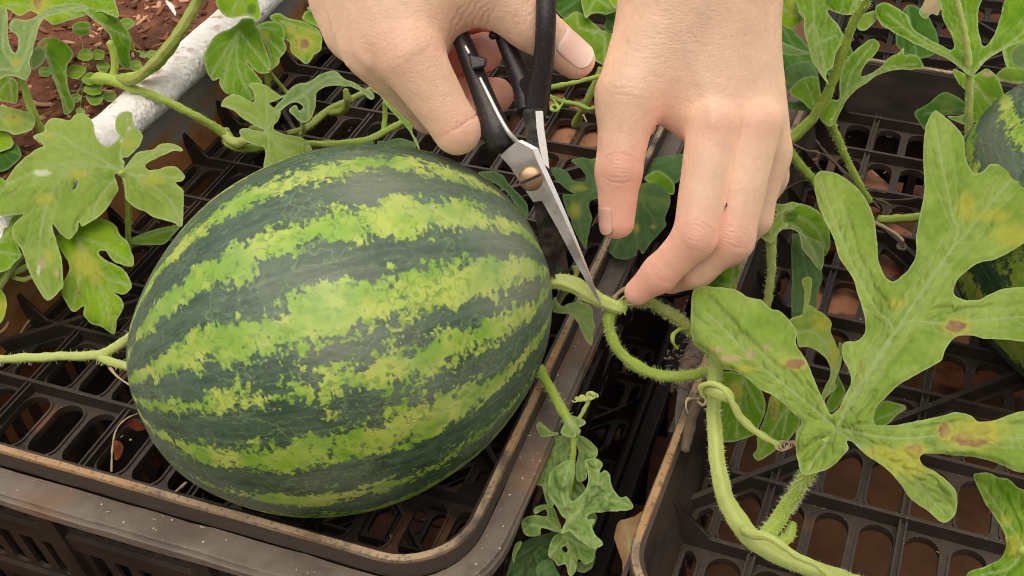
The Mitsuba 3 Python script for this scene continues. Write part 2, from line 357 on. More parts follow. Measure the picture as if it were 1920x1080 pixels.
# ------------------------------------------------------------------ raised bed on the left
def loft_y(profile, y0, y1, n, wob, seed, close=True):
    ys = np.linspace(y0, y1, n); pr = np.asarray(profile, float); V = []
    for y in ys:
        q = np.column_stack([pr[:, 0], np.full(len(pr), y), pr[:, 1]])
        nz = np.stack([vfbm(q, 40, 3, seed), vfbm(q, 40, 3, seed+9)], 1)-.5
        q[:, 0] += nz[:, 0]*wob; q[:, 2] += nz[:, 1]*wob; V.append(q)
    V = np.vstack(V); m = len(pr); F = []; k = np.arange(m if close else m-1); k2 = (k+1) % m
    for i in range(n-1):
        F += [np.stack([i*m+k, i*m+k2, (i+1)*m+k2], 1), np.stack([i*m+k, (i+1)*m+k2, (i+1)*m+k], 1)]
    q = trimesh.Trimesh(V, np.vstack(F), process=False)
    if close and q.volume < 0: q.invert()
    return q
def felt_col(p, n, uv):
    c = mix((.60, .60, .60), (.80, .80, .80), fbm(p.x*120, p.y*300, p.z*120, 3))
    c = mix(c, (.50, .47, .42), smoothstep(.5, .8, fbm(p.x*30, p.y*30, p.z*30, 3))*.6)
    return mix(c, (.30, .17, .10), smoothstep(.62, .75, fbm(p.x*70+p.z*60, p.y*70, 3., 4))*smoothstep(-.286, -.30, p.x)*.8)
scene['white_felt'] = {'type': 'twosided', 'b': {'type': 'bumpmap', 'arbitrary': mikit.proc(lambda p, n, uv: fbm(p.x*300, p.y*600, p.z*300, 4), 4e-4), 'scale': .0032,
    'b': {'type': 'principled', 'base_color': mikit.proc(felt_col), 'roughness': .95, 'sheen': .3}}}
def sheet_col(p, n, uv):
    c = mix((.17, .16, .15), (.27, .255, .245), fbm(p.x*40, p.y*25, p.z*60, 4))
    return mix(c, (.34, .16, .065), smoothstep(.25, .5, fbm(p.x*30, p.y*30, p.z*50, 3))*smoothstep(.012, .002, p.z))
scene['grey_sheet'] = {'type': 'twosided', 'b': {'type': 'principled', 'base_color': mikit.proc(sheet_col), 'roughness': .6}}
bed = thing('raised_bed', 'soil-filled bed with a white felt edge along the left crate', 'planting bed')
a = np.radians(np.linspace(-35, 200, 14))
prof = [(-.300+.0165*math.cos(t), .030+.0125*math.sin(t)) for t in a] + [(-.315, .018), (-.292, .018)]
part(bed, 'felt_edge', ply(loft_y(prof, -.80, .9, 400, .003, 4), 'white_felt', 60), label='white felt edge of the bed')
part(bed, 'side_sheet', ply(loft_y([(-.2895, .024), (-.2875, .024), (-.2995+.008, -.012), (-.2935+.001, -.014), (-.296, -.25), (-.300, -.25)], -.80, .9, 180, .0015, 8), 'grey_sheet', 40), label='grey side sheet of the bed')
# soil surface
xs, ys = np.linspace(-1.25, -.302, 190), np.linspace(-.85, 1.1, 380)
gx, gy = np.meshgrid(xs, ys); pv = np.column_stack([gx.ravel(), gy.ravel(), np.zeros(gx.size)])
hz = .022+(vfbm(pv, 14, 4, 2)-.5)*.028+(vfbm(pv, 90, 3, 5)-.5)*.010; pv[:, 2] = hz
nx, ny = len(xs), len(ys); ii = (np.arange(ny-1)[:, None]*nx+np.arange(nx-1)).ravel()
soil = trimesh.Trimesh(pv, np.vstack([np.stack([ii, ii+1, ii+nx+1], 1), np.stack([ii, ii+nx+1, ii+nx], 1)]), process=False)
part(bed, 'soil', ply(soil, 'bed_soil', True))
stree = cKDTree(pv[:, :2])
def soil_z(x, y): return pv[stree.query([x, y])[1], 2]
# husks and chips lying on the soil
chip = trimesh.creation.icosphere(subdivisions=1); cv, cf = chip.vertices, chip.faces
def chips(n, seed, lo, hi):
    r = np.random.default_rng(seed); V, F = [], []
    for i in range(n):
        x, y = r.uniform(-.95, -.305), r.uniform(-.25, .80)
        if vnoise(np.array([[x*11, y*11, 0.]]), 1, seed)[0] < .38 and r.random() < .7: continue
        L = r.uniform(lo, hi); R = trimesh.transformations.euler_matrix(r.uniform(-.5, .5), r.uniform(-.5, .5), r.uniform(0, 6.28))[:3, :3]
        V.append((cv*[L, L*.33, L*.2])@R.T+[x, y, soil_z(x, y)+L*.1]); F.append(cf+len(cv)*len(F))
    return trimesh.Trimesh(np.vstack(V), np.vstack(F), process=False)
scene['husk_pale'] = {'type': 'principled', 'base_color': rgb(.52, .29, .18), 'roughness': .8}
scene['husk_brown'] = {'type': 'principled', 'base_color': rgb(.22, .085, .045), 'roughness': .85}
scene['husk_dark'] = {'type': 'principled', 'base_color': rgb(.09, .035, .02), 'roughness': .9}
for nm, n, sd in (('husk_pale', 2600, 1), ('husk_brown', 6500, 2), ('husk_dark', 3600, 3)):
    part(bed, 'husk', ply(chips(n, sd, .0028, .0075), nm, True), kind='stuff')
# ------------------------------------------------------------------ watermelons
def melon_material(key, cen, u, a, b, phase, bands=None, dust=1.0):
    """striped rind; the stripes run from pole to pole along u and are laid out round it"""
    u = np.asarray(u, float); u /= np.linalg.norm(u)
    e1 = np.cross([0, 0, 1.0], u); e1 /= np.linalg.norm(e1); e2 = np.cross(u, e1)
    M = np.stack([u, e1, e2])
    c = [float(x) for x in cen]; M = [[float(x) for x in r] for r in M]
    def local(p):
        d = mi.Vector3f(p.x-c[0], p.y-c[1], p.z-c[2])
        return [d.x*r[0]+d.y*r[1]+d.z*r[2] for r in M]
    if bands is None: bands = [((k+phase)/15.0 % 1.0, .019+.006*math.sin(k*2.3)) for k in range(15)]
    def stripe(p):
        t, x, y = local(p)
        ang = dr.atan2(y, x)*(1/6.2831853)+.5
        d = mi.Float(9.0)
        for (c_, w_) in bands:
            e = dr.abs(ang-c_); e = dr.minimum(e, 1-e); d = dr.minimum(d, e-w_)
        w1 = fbm(t*30+3, ang*30., 1.7, 3)-.5
        w2 = fbm(p.x*110, p.y*110, p.z*110, 3)-.5
        w3 = fbm(p.x*380, p.y*380, p.z*380, 3)-.5
        w4 = noise(t*900+w2*6, ang*140., 3.3)-.5
        pole = dr.clip(dr.abs(t)/a, 0, 1)
        fade = 1-.35*pole
        return d+(w1*.030+w2*.036+w3*.034+w4*.016+(fbm(p.x*900, p.y*900, p.z*900, 2)-.5)*.012)*fade+.006*pole*pole, t, ang, w2, w3
    def col(p, n, uv):
        s, t, ang, w2, w3 = stripe(p)
        pole = dr.clip(dr.abs(t)/a, 0, 1)
        light = mix((.180, .350, .020), (.385, .475, .080), smoothstep(.3, .7, fbm(p.x*75+4, p.y*75, p.z*75, 3)))
        fleck = smoothstep(.54, .72, fbm(p.x*340, p.y*340, p.z*340+7, 3))
        light = mix(light, (.115, .26, .016), fleck*.6)
        streak = fbm(t*45, ang*260, w2*5+3, 3)
        dark = mix((.016, .048, .026), (.050, .098, .054), smoothstep(.3, .7, streak))
        dark = mix(dark, (.030, .085, .040), smoothstep(.5, .7, fbm(p.x*260, p.y*260, p.z*260, 2))*.6)
        vein = smoothstep(.64, .76, fbm(t*70, ang*420, w3*5+3, 2))
        dark = mix(dark, (.14, .22, .08), vein*.45)
        light = mix(light, (.085, .205, .022), smoothstep(-.0065, -.0008, s)*.42)
        c = mix(light, dark, smoothstep(-.0020, .0020, s))
        spot = smoothstep(.70, .78, fbm(p.x*260+11, p.y*260, p.z*260, 2))
        c = mix(c, (.045, .12, .040), spot*.7*smoothstep(.004, -.004, s)*smoothstep(-.020, -.004, s))
        net = dr.abs(fbm(p.x*150+5, p.y*150, p.z*150, 3)-.5)
        line = smoothstep(.035, .004, net)*smoothstep(.40, .60, noise(p.x*60, p.y*60, p.z*60+4))
        c = mix(c, (.06, .15, .03), line*.55*smoothstep(.002, -.004, s))
        c = mix(c, (.15, .24, .09), line*.50*smoothstep(-.002, .004, s))
        bloom = smoothstep(.38, .75, fbm(p.x*26+2, p.y*26, p.z*26, 3))
        c = mix(c, (.33, .37, .31), bloom*.17*dust+.15*dust*pole*pole)
        patch = smoothstep(.52, .74, fbm(p.x*19+1.3, p.y*19+.4, p.z*19, 2))
        return mix(c, (.24, .25, .20), patch*.28*smoothstep(-.004, .004, s))
    def bump(p, n, uv):
        return fbm(p.x*500, p.y*500, p.z*500, 3)*.4 + fbm(p.x*60, p.y*60, p.z*60, 3)
    def rough(p, n, uv):
        return .34+.20*fbm(p.x*50, p.y*50, p.z*50, 3)
    scene[key] = {'type': 'bumpmap', 'arbitrary': mikit.proc(bump, 4e-4), 'scale': .0007,
                  'b': {'type': 'principled', 'base_color': mikit.proc(col), 'roughness': mikit.proc(rough), 'specular': .6, 'clearcoat': .18, 'clearcoat_gloss': .4}}
def melon_mesh(cen, u, a, b, seed, sub=6):
    m = trimesh.creation.icosphere(subdivisions=sub); v = np.array(m.vertices)
    u = np.asarray(u, float); u /= np.linalg.norm(u)
    t = v@u; w = v-np.outer(t, u)
    q = np.outer(t*a, u)+w*b
    q *= (1+(vfbm(v, 1.6, 2, seed)-.5)*.035 + (vfbm(v, 5, 2, seed+3)-.5)*.006)[:, None]
    q -= np.outer(np.sign(t)*np.exp(-((1-np.abs(t))/.004))*.0022, u)
    return trimesh.Trimesh(q+cen, m.faces, process=False)
def dirv(yaw, pitch):
    y, p = math.radians(yaw), math.radians(pitch); return np.array([math.cos(y)*math.cos(p), math.sin(y)*math.cos(p), math.sin(p)])
MC, MU, MA, MB = np.array([-.0419, -.1276, .0635]), dirv(45.1, 8.4), .1069, .0890
SU = dirv(36.9, 3.35)
BANDS = [(.732, .0145), (.8015, .0165), (.8695, .0180), (.9235, .0120), (.9795, .0140), (.0395, .0085)]+[(.100+.0615*k, .017+.004*math.sin(k*2.1)) for k in range(10)]
melon_material('rind', MC, SU, MA, MB, .03, BANDS)
mel = thing('watermelon', 'large dark and light green striped watermelon lying on the left crate', 'watermelon')
part(mel, 'rind', ply(melon_mesh(MC, MU, MA, MB, 4, 7), 'rind', True))
M2C, M2U = P(2100, 446, .055), dirv(118, 10)
melon_material('dark_rind', M2C, dirv(128, 16), .11, .088, .4, [(k/13.0, .015+.005*math.sin(k*2.3)) for k in range(13)], .25)
mel2 = thing('watermelon', 'darker striped watermelon cut off by the right edge, behind the large lobed leaf', 'watermelon')
part(mel2, 'rind', ply(melon_mesh(M2C, M2U, .108, .088, 8), 'dark_rind', True))
# ------------------------------------------------------------------ the two hands
def surface_nets(vals, org, h):
    """a closed mesh of the zero level of a sampled distance field (negative inside)"""
    ins = vals < 0
    nx, ny, nz = vals.shape
    c = np.zeros((nx-1, ny-1, nz-1), np.int8)
    for a in (0, 1):
        for b in (0, 1):
            for d in (0, 1): c += ins[a:nx-1+a, b:ny-1+b, d:nz-1+d]
    act = (c > 0) & (c < 8); idx = -np.ones(act.shape, int); cells = np.argwhere(act); idx[act] = np.arange(len(cells))
    acc = np.zeros((len(cells), 3)); cnt = np.zeros(len(cells))
    corners = [(a, b, d) for a in (0, 1) for b in (0, 1) for d in (0, 1)]
    for i, p in enumerate(corners):
        for q in corners[i+1:]:
            if sum(abs(x-y) for x, y in zip(p, q)) != 1: continue
            va = vals[cells[:, 0]+p[0], cells[:, 1]+p[1], cells[:, 2]+p[2]]; vb = vals[cells[:, 0]+q[0], cells[:, 1]+q[1], cells[:, 2]+q[2]]
            m = (va < 0) != (vb < 0); t = va[m]/(va[m]-vb[m])
            acc[m] += np.array(p)+t[:, None]*(np.array(q)-np.array(p)); cnt[m] += 1
    V = (cells+acc/cnt[:, None])*h+org
    F = []
    for ax in range(3):
        sl0 = [slice(None)]*3; sl1 = [slice(None)]*3; sl0[ax] = slice(0, -1); sl1[ax] = slice(1, None)
        a, b = ins[tuple(sl0)], ins[tuple(sl1)]
        e = np.argwhere(a != b); s = a[tuple(e.T)]
        u, v = (ax+1) % 3, (ax+2) % 3
        ok = (e[:, u] > 0) & (e[:, v] > 0) & (e[:, u] < vals.shape[u]-1) & (e[:, v] < vals.shape[v]-1)
        e, s = e[ok], s[ok]
        def at(du, dv):
            q = e.copy(); q[:, u] -= du; q[:, v] -= dv; return idx[tuple(q.T)]
        q = np.stack([at(1, 1), at(0, 1), at(0, 0), at(1, 0)], 1); q[~s] = q[~s][:, ::-1]
        F += [q[:, [0, 1, 2]], q[:, [0, 2, 3]]]
    return trimesh.Trimesh(V, np.vstack(F), process=False)
def cone(p, a, b, r1, r2):
    ab = b-a; t = np.clip(((p-a)@ab)/(ab@ab), 0, 1)
    return np.linalg.norm(p-a-t[:, None]*ab, axis=1)-(r1+(r2-r1)*t)
def smin(a, b, k):
    h = np.clip(.5+.5*(b-a)/k, 0, 1); return b*(1-h)+a*h-k*h*(1-h)
def J(x, y, dep, rpx):
    """a joint: photograph position, distance from the camera, radius given in photograph pixels"""
    return (Q(x, y, dep), rpx*dep/FOCAL)
def build_hand(palm, fingers, extra=(), cell=.0009, kpalm=.016, kprox=.009):
    """palm: list of joint pairs; fingers: list of joint chains, the first bone of a chain blends into the palm"""
    js = [j for pr in palm for j in pr]+[j for f in fingers for j in f]+[j for e in extra for j in e[:2]]
    lo = np.min([p-r for p, r in js], 0)-.004; hi = np.max([p+r for p, r in js], 0)+.004
    n = np.ceil((hi-lo)/cell).astype(int)+1
    def field(p):
        core = None
        for (a, ra), (b, rb) in palm:
            d = cone(p, a, b, ra, rb); core = d if core is None else smin(core, d, kpalm)
        out = core.copy()
        for f in fingers:
            pr = cone(p, f[0][0], f[1][0], f[0][1], f[1][1])
            out = smin(out, smin(core, pr, kprox), .0022)
            ch = pr
            for a, b in zip(f[1:], f[2:]): ch = smin(ch, cone(p, a[0], b[0], a[1], b[1]), .0042)
            out = smin(out, ch, .0014)
        for e in extra: out = smin(out, cone(p, e[0][0], e[1][0], e[0][1], e[1][1]), e[2])
        return out
    # coarse pass, then fine values only near the surface
    co = 4; g = [np.arange(0, n[k]+co, co) for k in range(3)]
    G = np.stack(np.meshgrid(*g, indexing='ij'), -1).reshape(-1, 3)*cell+lo
    c = field(G).reshape([len(x) for x in g])
    near = np.abs(c) < cell*co*1.9
    full = np.repeat(np.repeat(np.repeat(c, co, 0), co, 1), co, 2); nf = np.repeat(np.repeat(np.repeat(near, co, 0), co, 1), co, 2)
    # a block is looked at finely when any of its neighbours is near the surface
    m = nf.copy()
    for ax in range(3):
        m |= np.roll(nf, co, ax) | np.roll(nf, -co, ax)
    ids = np.argwhere(m); vals = np.where(full < 0, -1.0, 1.0)*.01
    for s in range(0, len(ids), 400000):
        q = ids[s:s+400000]; vals[tuple(q.T)] = field(q*cell+lo)
    msh = surface_nets(vals, lo, cell)
    comps = msh.split(only_watertight=False)
    msh = max(comps, key=lambda t: len(t.faces)) if len(comps) > 1 else msh
    if msh.volume < 0: msh.invert()
    trimesh.smoothing.filter_taubin(msh, lamb=.5, nu=.52, iterations=6)
    return msh
def normals(m):
    v, f = np.array(m.vertices), np.array(m.faces); n = np.zeros_like(v)
    fn = np.cross(v[f[:, 1]]-v[f[:, 0]], v[f[:, 2]]-v[f[:, 0]])
    for k in range(3): np.add.at(n, f[:, k], fn)
    return n/np.maximum(np.linalg.norm(n, axis=1, keepdims=True), 1e-12)
def unit(v): v = np.asarray(v, float); return v/np.linalg.norm(v)

SKIN = np.array([.775, .525, .385])
def finish_skin(m, creases, reds, veins, hairs=(), dark=()):
    """creases: (point, along, dorsal, half width, offsets, amplitude); reds: (point, radius, strength); veins: (polyline, radius, height)"""
    v = np.array(m.vertices); n = normals(m); disp = np.zeros(len(v)); cre = np.zeros(len(v)); vtint = np.zeros(0)
    for (c, al, do, W, offs, amp) in creases:
        al = unit(al); do = unit(do-al*(np.asarray(do)@al)); la = np.cross(al, do)
        d = v-c; s, l = d@al, d@la
        near = np.exp(-(l/W)**4)*sstep(-.1, .45, n@do)*(np.linalg.norm(d, axis=1) < .03)
        wob = (vnoise(v, 260, 3)-.5)*.0019+(vnoise(v, 900, 4)-.5)*.0004
        for k, o in enumerate(offs):
            bend = o*.45*(l/W)**2*(-1) 
            q = np.exp(-((s-o-bend+wob)/.00050)**2)*near
            disp -= q*amp; cre += q*min(1.0, amp/.00028)
        bul = np.exp(-(s/.006)**2-(l/(W*1.1))**2)*near; disp += bul*.0003
    for (pl, r, hgt) in veins:
        pl = smooth_path(np.array(pl), .002); t = cKDTree(pl); d, _ = t.query(v, distance_upper_bound=.03)
        vw = np.where(np.isfinite(d), np.exp(-(d/r)**2), 0); disp += vw*hgt; vtint = np.maximum(vtint, vw*(hgt > 0)) if len(vtint) else vw*(hgt > 0)
    disp += (vfbm(v, 95, 3, 5)-.5)*.0006
    disp += (vnoise(v*[1, 1, 1], 1300, 8)-.5)*.00012
    col = np.tile(SKIN, (len(v), 1))
    mott = vfbm(v, 110, 4, 12)[:, None]; col *= .90+.20*mott
    col = col*(1-.05*sstep(.45, .8, vfbm(v, 420, 3, 15)))[:, None]
    for (c, r, s) in reds:
        w = (np.exp(-((np.linalg.norm(v-c, axis=1)/r)**2))*s)[:, None]; col = col*(1-w)+np.array([.75, .350, .275])*w
    for (c, r, s) in dark:
        w = (np.exp(-((np.linalg.norm(v-c, axis=1)/r)**2))*s)[:, None]; col = col*(1-w)+np.array([.30, .17, .11])*w
    if len(vtint): col = col*(1-.16*vtint[:, None])+np.array([.60, .50, .42])*.16*vtint[:, None]
    cr = np.clip(cre, 0, 1)[:, None]*.44; col = col*(1-cr)+np.array([.46, .22, .16])*cr
    return trimesh.Trimesh(v+n*disp[:, None], m.faces, process=False), np.clip(col, 0, 1)
def nail(tip, base, dorsal, r0, r1, length, width, back, c0=(.74, .50, .43), c1=(.84, .66, .59)):
    """nail plate over the end of a finger: a curved sheet with thickness that follows the taper of the bone"""
    ax = unit(tip-base); Lb = np.linalg.norm(tip-base); do = unit(dorsal-ax*(dorsal@ax)); la = np.cross(ax, do)
    nu, nv = 17, 25; top, colr = [], []
    for j in range(nv):
        t = j/(nv-1); s = back+t*length
        r = r0+(r1-r0)*min(1, s/Lb); over = max(0.0, s-Lb)
        w = width*(1-.10*(2*t-1)**2)*(1-.5*max(0, 1-t/.14)**2)*(max(0.08, 1-((t-.78)/.22)**2)**.5 if t > .78 else 1)
        for i in range(nu):
            u = (2*i/(nu-1)-1)*w; th = u/(r*1.08)
            z = r*math.cos(th)+.00045-(r-math.sqrt(max(r*r-over*over, 0)))*.55-.0007*max(0, 1-t/.12)
            top.append(base+ax*s+la*r*math.sin(th)+do*z)
            lun = 1-sstep(.0, .22, t)*sstep(0, .8, 1-abs(2*i/(nu-1)-1)*.4)
            c = np.array(c1)*lun+np.array(c0)*(1-lun); c = c+(np.array(c1)-np.array(c0))*.5*sstep(.35, .8, t)*(1-lun)
            if t > .90: c = np.array(c1)*1.06
            if t < .05 or abs(2*i/(nu-1)-1) > .93: c = np.array(c0)*.72
            colr.append(c)
    top = np.array(top); bot = top-do*.0009
    V = np.vstack([top, bot]); N = nu*nv; F = []
    for j in range(nv-1):
        for i in range(nu-1):
            a, b, c, d = j*nu+i, j*nu+i+1, (j+1)*nu+i+1, (j+1)*nu+i
            F += [[a, b, c], [a, c, d], [N+a, N+c, N+b], [N+a, N+d, N+c]]
    loop = [i for i in range(nu)]+[j*nu+nu-1 for j in range(1, nv)]+[(nv-1)*nu+i for i in range(nu-2, -1, -1)]+[j*nu for j in range(nv-2, 0, -1)]
    for a, b in zip(loop, loop[1:]+loop[:1]): F += [[a, N+a, N+b], [a, N+b, b]]
    q = trimesh.Trimesh(V, F, process=False)
    if q.volume < 0: q.invert()
    return q, np.clip(np.vstack([colr, colr]), 0, .9)
def skin_bump(p, n, uv):
    a = fbm(p.x*900, p.y*900, p.z*900, 3)
    b = noise(p.x*420+3*noise(p.x*200, p.y*200, p.z*200), p.y*420, p.z*1500)
    return a*.7+b*.5
scene['skin'] = {'type': 'bumpmap', 'arbitrary': mikit.proc(skin_bump, 2e-4), 'scale': .00033,
    'b': {'type': 'principled', 'base_color': {'type': 'mesh_attribute', 'name': 'vertex_color'}, 'roughness': .46, 'specular': .45, 'flatness': .7, 'sheen': .1}}
scene['nail_plate'] = {'type': 'principled', 'base_color': {'type': 'mesh_attribute', 'name': 'vertex_color'}, 'roughness': .30, 'specular': .5, 'clearcoat': .3}

per = thing('person', 'pair of bare hands reaching in from above, one with scissors, one holding the vine', 'person')
view = -FWD
# the hand on the photograph's right: thumb on its left, index finger pressing on the vine
B = .585
Wr, Wr2 = J(1318, -330, B+.035, 112), J(1316, -40, B+.012, 100)
iM, mM, rM, pM = J(1338, 236, B-.001, 48), J(1412, 236, B+.005, 49), J(1432, 285, B+.026, 44), J(1432, 330, B+.046, 38)
iP, iD, iT = J(1302, 446, B-.006, 39), J(1236, 514, B+.004, 33), J(1196, 547, B+.010, 25)
mP, mD, mT = J(1369, 446, B+.006, 44.5), J(1301, 499, B+.016, 40), J(1258, 522, B+.026, 29)
rP, rD, rT = J(1412, 408, B+.030, 34), J(1366, 468, B+.046, 29), J(1320, 496, B+.056, 24)
pP, pD, pT = J(1404, 408, B+.052, 28), J(1372, 450, B+.066, 24), J(1342, 480, B+.074, 20)
tC, tM, tI, tT = J(1262, 0, B+.010, 74), J(1180, 178, B+.004, 52), J(1160, 322, B+.002, 42), J(1157, 415, B+.006, 33)
palm = [(Wr, Wr2), (J(1270, -330, B+.035, 84), J(1262, -20, B+.012, 76)), (J(1370, -330, B+.040, 84), J(1372, -20, B+.022, 74)), (Wr2, J(1335, 205, B+.006, 50)), (J(1360, -20, B+.014, 70), J(1410, 215, B+.012, 48)), (J(1375, 0, B+.03, 66), rM), (J(1372, 30, B+.042, 56), pM),
        (J(1262, -20, B+.014, 76), J(1205, 130, B+.008, 52)), (J(1235, 110, B+.014, 44), J(1318, 205, B+.014, 42))]
hl = build_hand(palm, [[iM, iP, iD, iT], [mM, mP, mD, mT], [rM, rP, rD, rT], [pM, pP, pD, pT], [tM, tI, tT]],
                extra=[(tC, tM, .014), (J(1196, 150, B+.010, 40), J(1300, 232, B+.014, 30), .010), (J(1354, 320, B+.014, 30), J(1352, 415, B+.014, 30), .003)])
bk = view
cr = [(iP[0]+view*iP[1]+Q(1300, 452, B)*0, iD[0]-iM[0], view+.25*(-DOWN), .0085, [-.0072, -.0051, -.0031, -.0012, .0006, .0022, .0042, .0063], .00027),
      (mP[0]+view*mP[1], mD[0]-mM[0], view, .0085, [-.0055, -.0034, -.0014, .0004, .0022, .0044], .00027),
      (iD[0]+view*iD[1]*.9, iT[0]-iP[0], view-.4*DOWN, .006, [-.0016, .0002, .0018], .0002),
      (tI[0]+view*tI[1], tT[0]-tM[0], view-.25*RIGHT, .0095, [-.0080, -.0057, -.0036, -.0018, .0000, .0016, .0036, .0060], .00029),
      (tM[0]+view*tM[1], tI[0]-tM[0], view-.2*RIGHT, .012, [-.004, 0, .0035], .00012)]
reds = [(iM[0]+view*.012, .010, .30), (mM[0]+view*.012, .011, .40), (iP[0]+view*.010, .011, .45), (mP[0]+view*.010, .011, .40), (iT[0], .014, .5), (iD[0], .011, .3),
        (mT[0], .014, .4), (tI[0]+view*.01, .013, .42), (tT[0], .015, .55), (Q(1225, 225, B), .014, .35), (rM[0], .02, .25), (Q(1190, 330, B-.01), .024, .40), (Q(1165, 400, B-.01), .022, .45), (Q(1270, 490, B-.01), .022, .40), (Q(1215, 540, B-.005), .018, .5), (Q(1370, 470, B), .02, .35), (Q(1340, 245, B-.014), .008, .35)]
vn = [([Q(1318, -60, B-.02), Q(1325, 60, B-.015), Q(1335, 230, B-.013)], .0036, .0009), ([Q(1345, -60, B-.03), Q(1362, 60, B-.02), Q(1380, 160, B-.014)], .0022, .0008), ([Q(1400, -20, B-.02), Q(1372, 60, B-.02), Q(1388, 130, B-.014)], .0018, .0007), ([Q(1405, -60, B-.02), Q(1415, 60, B-.012), Q(1425, 170, B-.01)], .0030, .0012),
      ([Q(1440, -40, B-.0), Q(1446, 80, B+.002), Q(1452, 190, B+.008)], .0026, .0011), ([Q(1255, -40, B-.01), Q(1285, 80, B-.01), Q(1325, 190, B-.014)], .0035, .0008)]
msh, col = finish_skin(hl, cr, reds, vn)
h1 = part(per, 'hand', ply(msh, 'skin', True, color=col), label='hand with its index finger pressing the vine')
if True:
    q, c = nail(tT[0], tI[0], view*.55-RIGHT*.85-DOWN*.1, tI[1], tT[1], .0150, .0066, .0160, (.62, .34, .27), (.66, .42, .34)); part(h1, 'fingernail', ply(q, 'nail_plate', True, color=c))

# the hand on the photograph's left: a fist round the scissors, thumb through the upper loop
A = .566
Wa, Wb = J(640, -420, A+.050, 118), J(705, -170, A+.022, 112)
iM, mM, rM, pM = J(770, 108, A+.004, 62), J(706, 92, A+.014, 58), J(668, 60, A+.026, 54), J(648, 10, A+.036, 48)
iP, iD, iT = J(857, 246, A+.010, 41), J(885, 226, A+.028, 31), J(905, 186, A+.040, 26)
mP, mD, mT = J(806, 212, A+.048, 36), J(872, 184, A+.050, 36), J(930, 178, A+.040, 33)
rP, rD, rT = J(776, 150, A+.058, 34), J(850, 112, A+.058, 38), J(906, 98, A+.042, 37)
pP, pD, pT = J(740, 70, A+.064, 30), J(840, 40, A+.064, 34), J(906, 34, A+.050, 32)
tC, tM, tI, tT = J(800, -190, A+.016, 88), J(880, -46, A+.000, 62), J(992, 44, A+.008, 47), J(1079, 111, A+.019, 37)
palm = [(Wa, Wb), (J(560, -420, A+.05, 90), J(655, -120, A+.028, 86)), (J(730, -420, A+.05, 90), J(770, -120, A+.018, 86)), (Wb, J(756, 70, A+.008, 66)), (J(690, -120, A+.022, 92), J(706, 72, A+.016, 60)), (J(665, -120, A+.03, 84), J(668, 40, A+.028, 54)),
        (J(640, -120, A+.036, 70), J(648, 0, A+.038, 50)), (J(770, -120, A+.016, 80), J(830, -20, A+.012, 62)), (J(800, 20, A+.022, 58), J(770, 90, A+.026, 58))]
hr = build_hand(palm, [[iM, iP, iD, iT], [mM, mP, mD, mT], [rM, rP, rD, rT], [pM, pP, pD, pT], [tM, tI, tT]],
                extra=[(tC, tM, .016), (J(800, 0, A+.010, 50), J(866, 0, A+.010, 40), .012)])
cr = [(iP[0]+view*iP[1], iP[0]-iM[0], view, .010, [-.004, -.002, 0], .00016),
      (Q(884, 222, A-.0), iP[0]-iM[0], view+.3*RIGHT, .012, [.0], .0006),
      (tI[0]+view*tI[1], tT[0]-tI[0], view, .010, [-.006, -.0035, -.001, .0015, .004], .00022),
      (Q(882, 30, A-.01), np.array(RIGHT)*.7+DOWN*.7, view, .014, [-.006, -.0035, -.001, .0015, .004, .0065], .00030),
      (iM[0]+view*iM[1], iP[0]-iM[0], view, .014, [-.008, -.005, -.002, .001, .004], .00010)]
reds = [(iM[0]+view*.014, .015, .28), (mM[0]+view*.012, .013, .22), (iP[0]+view*.01, .014, .35), (mT[0], .020, .85), (rT[0], .020, .9), (pT[0], .020, .9), (mD[0], .018, .8), (rD[0], .018, .85),
        (iT[0], .014, .6), (tT[0], .014, .30), (pD[0], .016, .7), (Q(1100, 140, A+.02), .008, .35)]
vn = [([Q(700, -120, A-.03), Q(712, 0, A-.02), Q(736, 110, A-.016)], .0034, -.0014), ([Q(640, -60, A-.01), Q(660, 60, A-.0), Q(690, 120, A-.0)], .0030, .0010),
      ([Q(760, -120, A-.02), Q(775, 0, A-.018), Q(775, 90, A-.018)], .0040, .0010), ([Q(620, -40, A+.01), Q(630, 60, A+.008), Q(650, 120, A+.01)], .0024, .0009)]
msh, col = finish_skin(hr, cr, reds, vn)
h2 = part(per, 'hand', ply(msh, 'skin', True, color=col), label='fist holding the scissors, thumb through the upper handle loop')
q, c = nail(tT[0], tI[0], view*1.0+.10*RIGHT-.30*DOWN, tI[1], tT[1], .0205, .0092, .0135); part(h2, 'fingernail', ply(q, 'nail_plate', True, color=c))

# ------------------------------------------------------------------ scissors
sc = thing('scissors', 'open steel scissors with black plastic handles held in the left fist', 'scissors')
def plane_dep(x, y, off=0.0): return .5765+(y-335)*.000058-(x-995)*.00001+off
def SP(x, y, off=0.0): return Q(x, y, plane_dep(x, y, off))
scene['steel'] = {'type': 'twosided', 'b': {'type': 'bumpmap', 'arbitrary': mikit.proc(lambda p, n, uv: noise(p.x*2600+p.y*800, p.y*300, p.z*300), 2e-4), 'scale': .00004,
    'b': {'type': 'principled', 'base_color': mikit.proc(lambda p, n, uv: mix((.30, .28, .24), (.50, .48, .43), smoothstep(.3, .7, fbm(p.x*110, p.y*110, p.z*110, 4)))), 'metallic': 1.0, 'roughness': .40}}}
scene['ground_edge'] = {'type': 'twosided', 'b': {'type': 'principled', 'base_color': rgb(.96, .95, .93), 'metallic': 1.0, 'roughness': .48}}
scene['shaded_steel'] = {'type': 'twosided', 'b': {'type': 'principled', 'base_color': mikit.proc(lambda p, n, uv: mix((.055, .05, .045), (.14, .13, .115), smoothstep(.4, .75, fbm(p.x*200, p.y*200, p.z*200, 4)))), 'metallic': 1.0, 'roughness': .33}}  # rear blade steel with its shade and dark reflection put into the colour
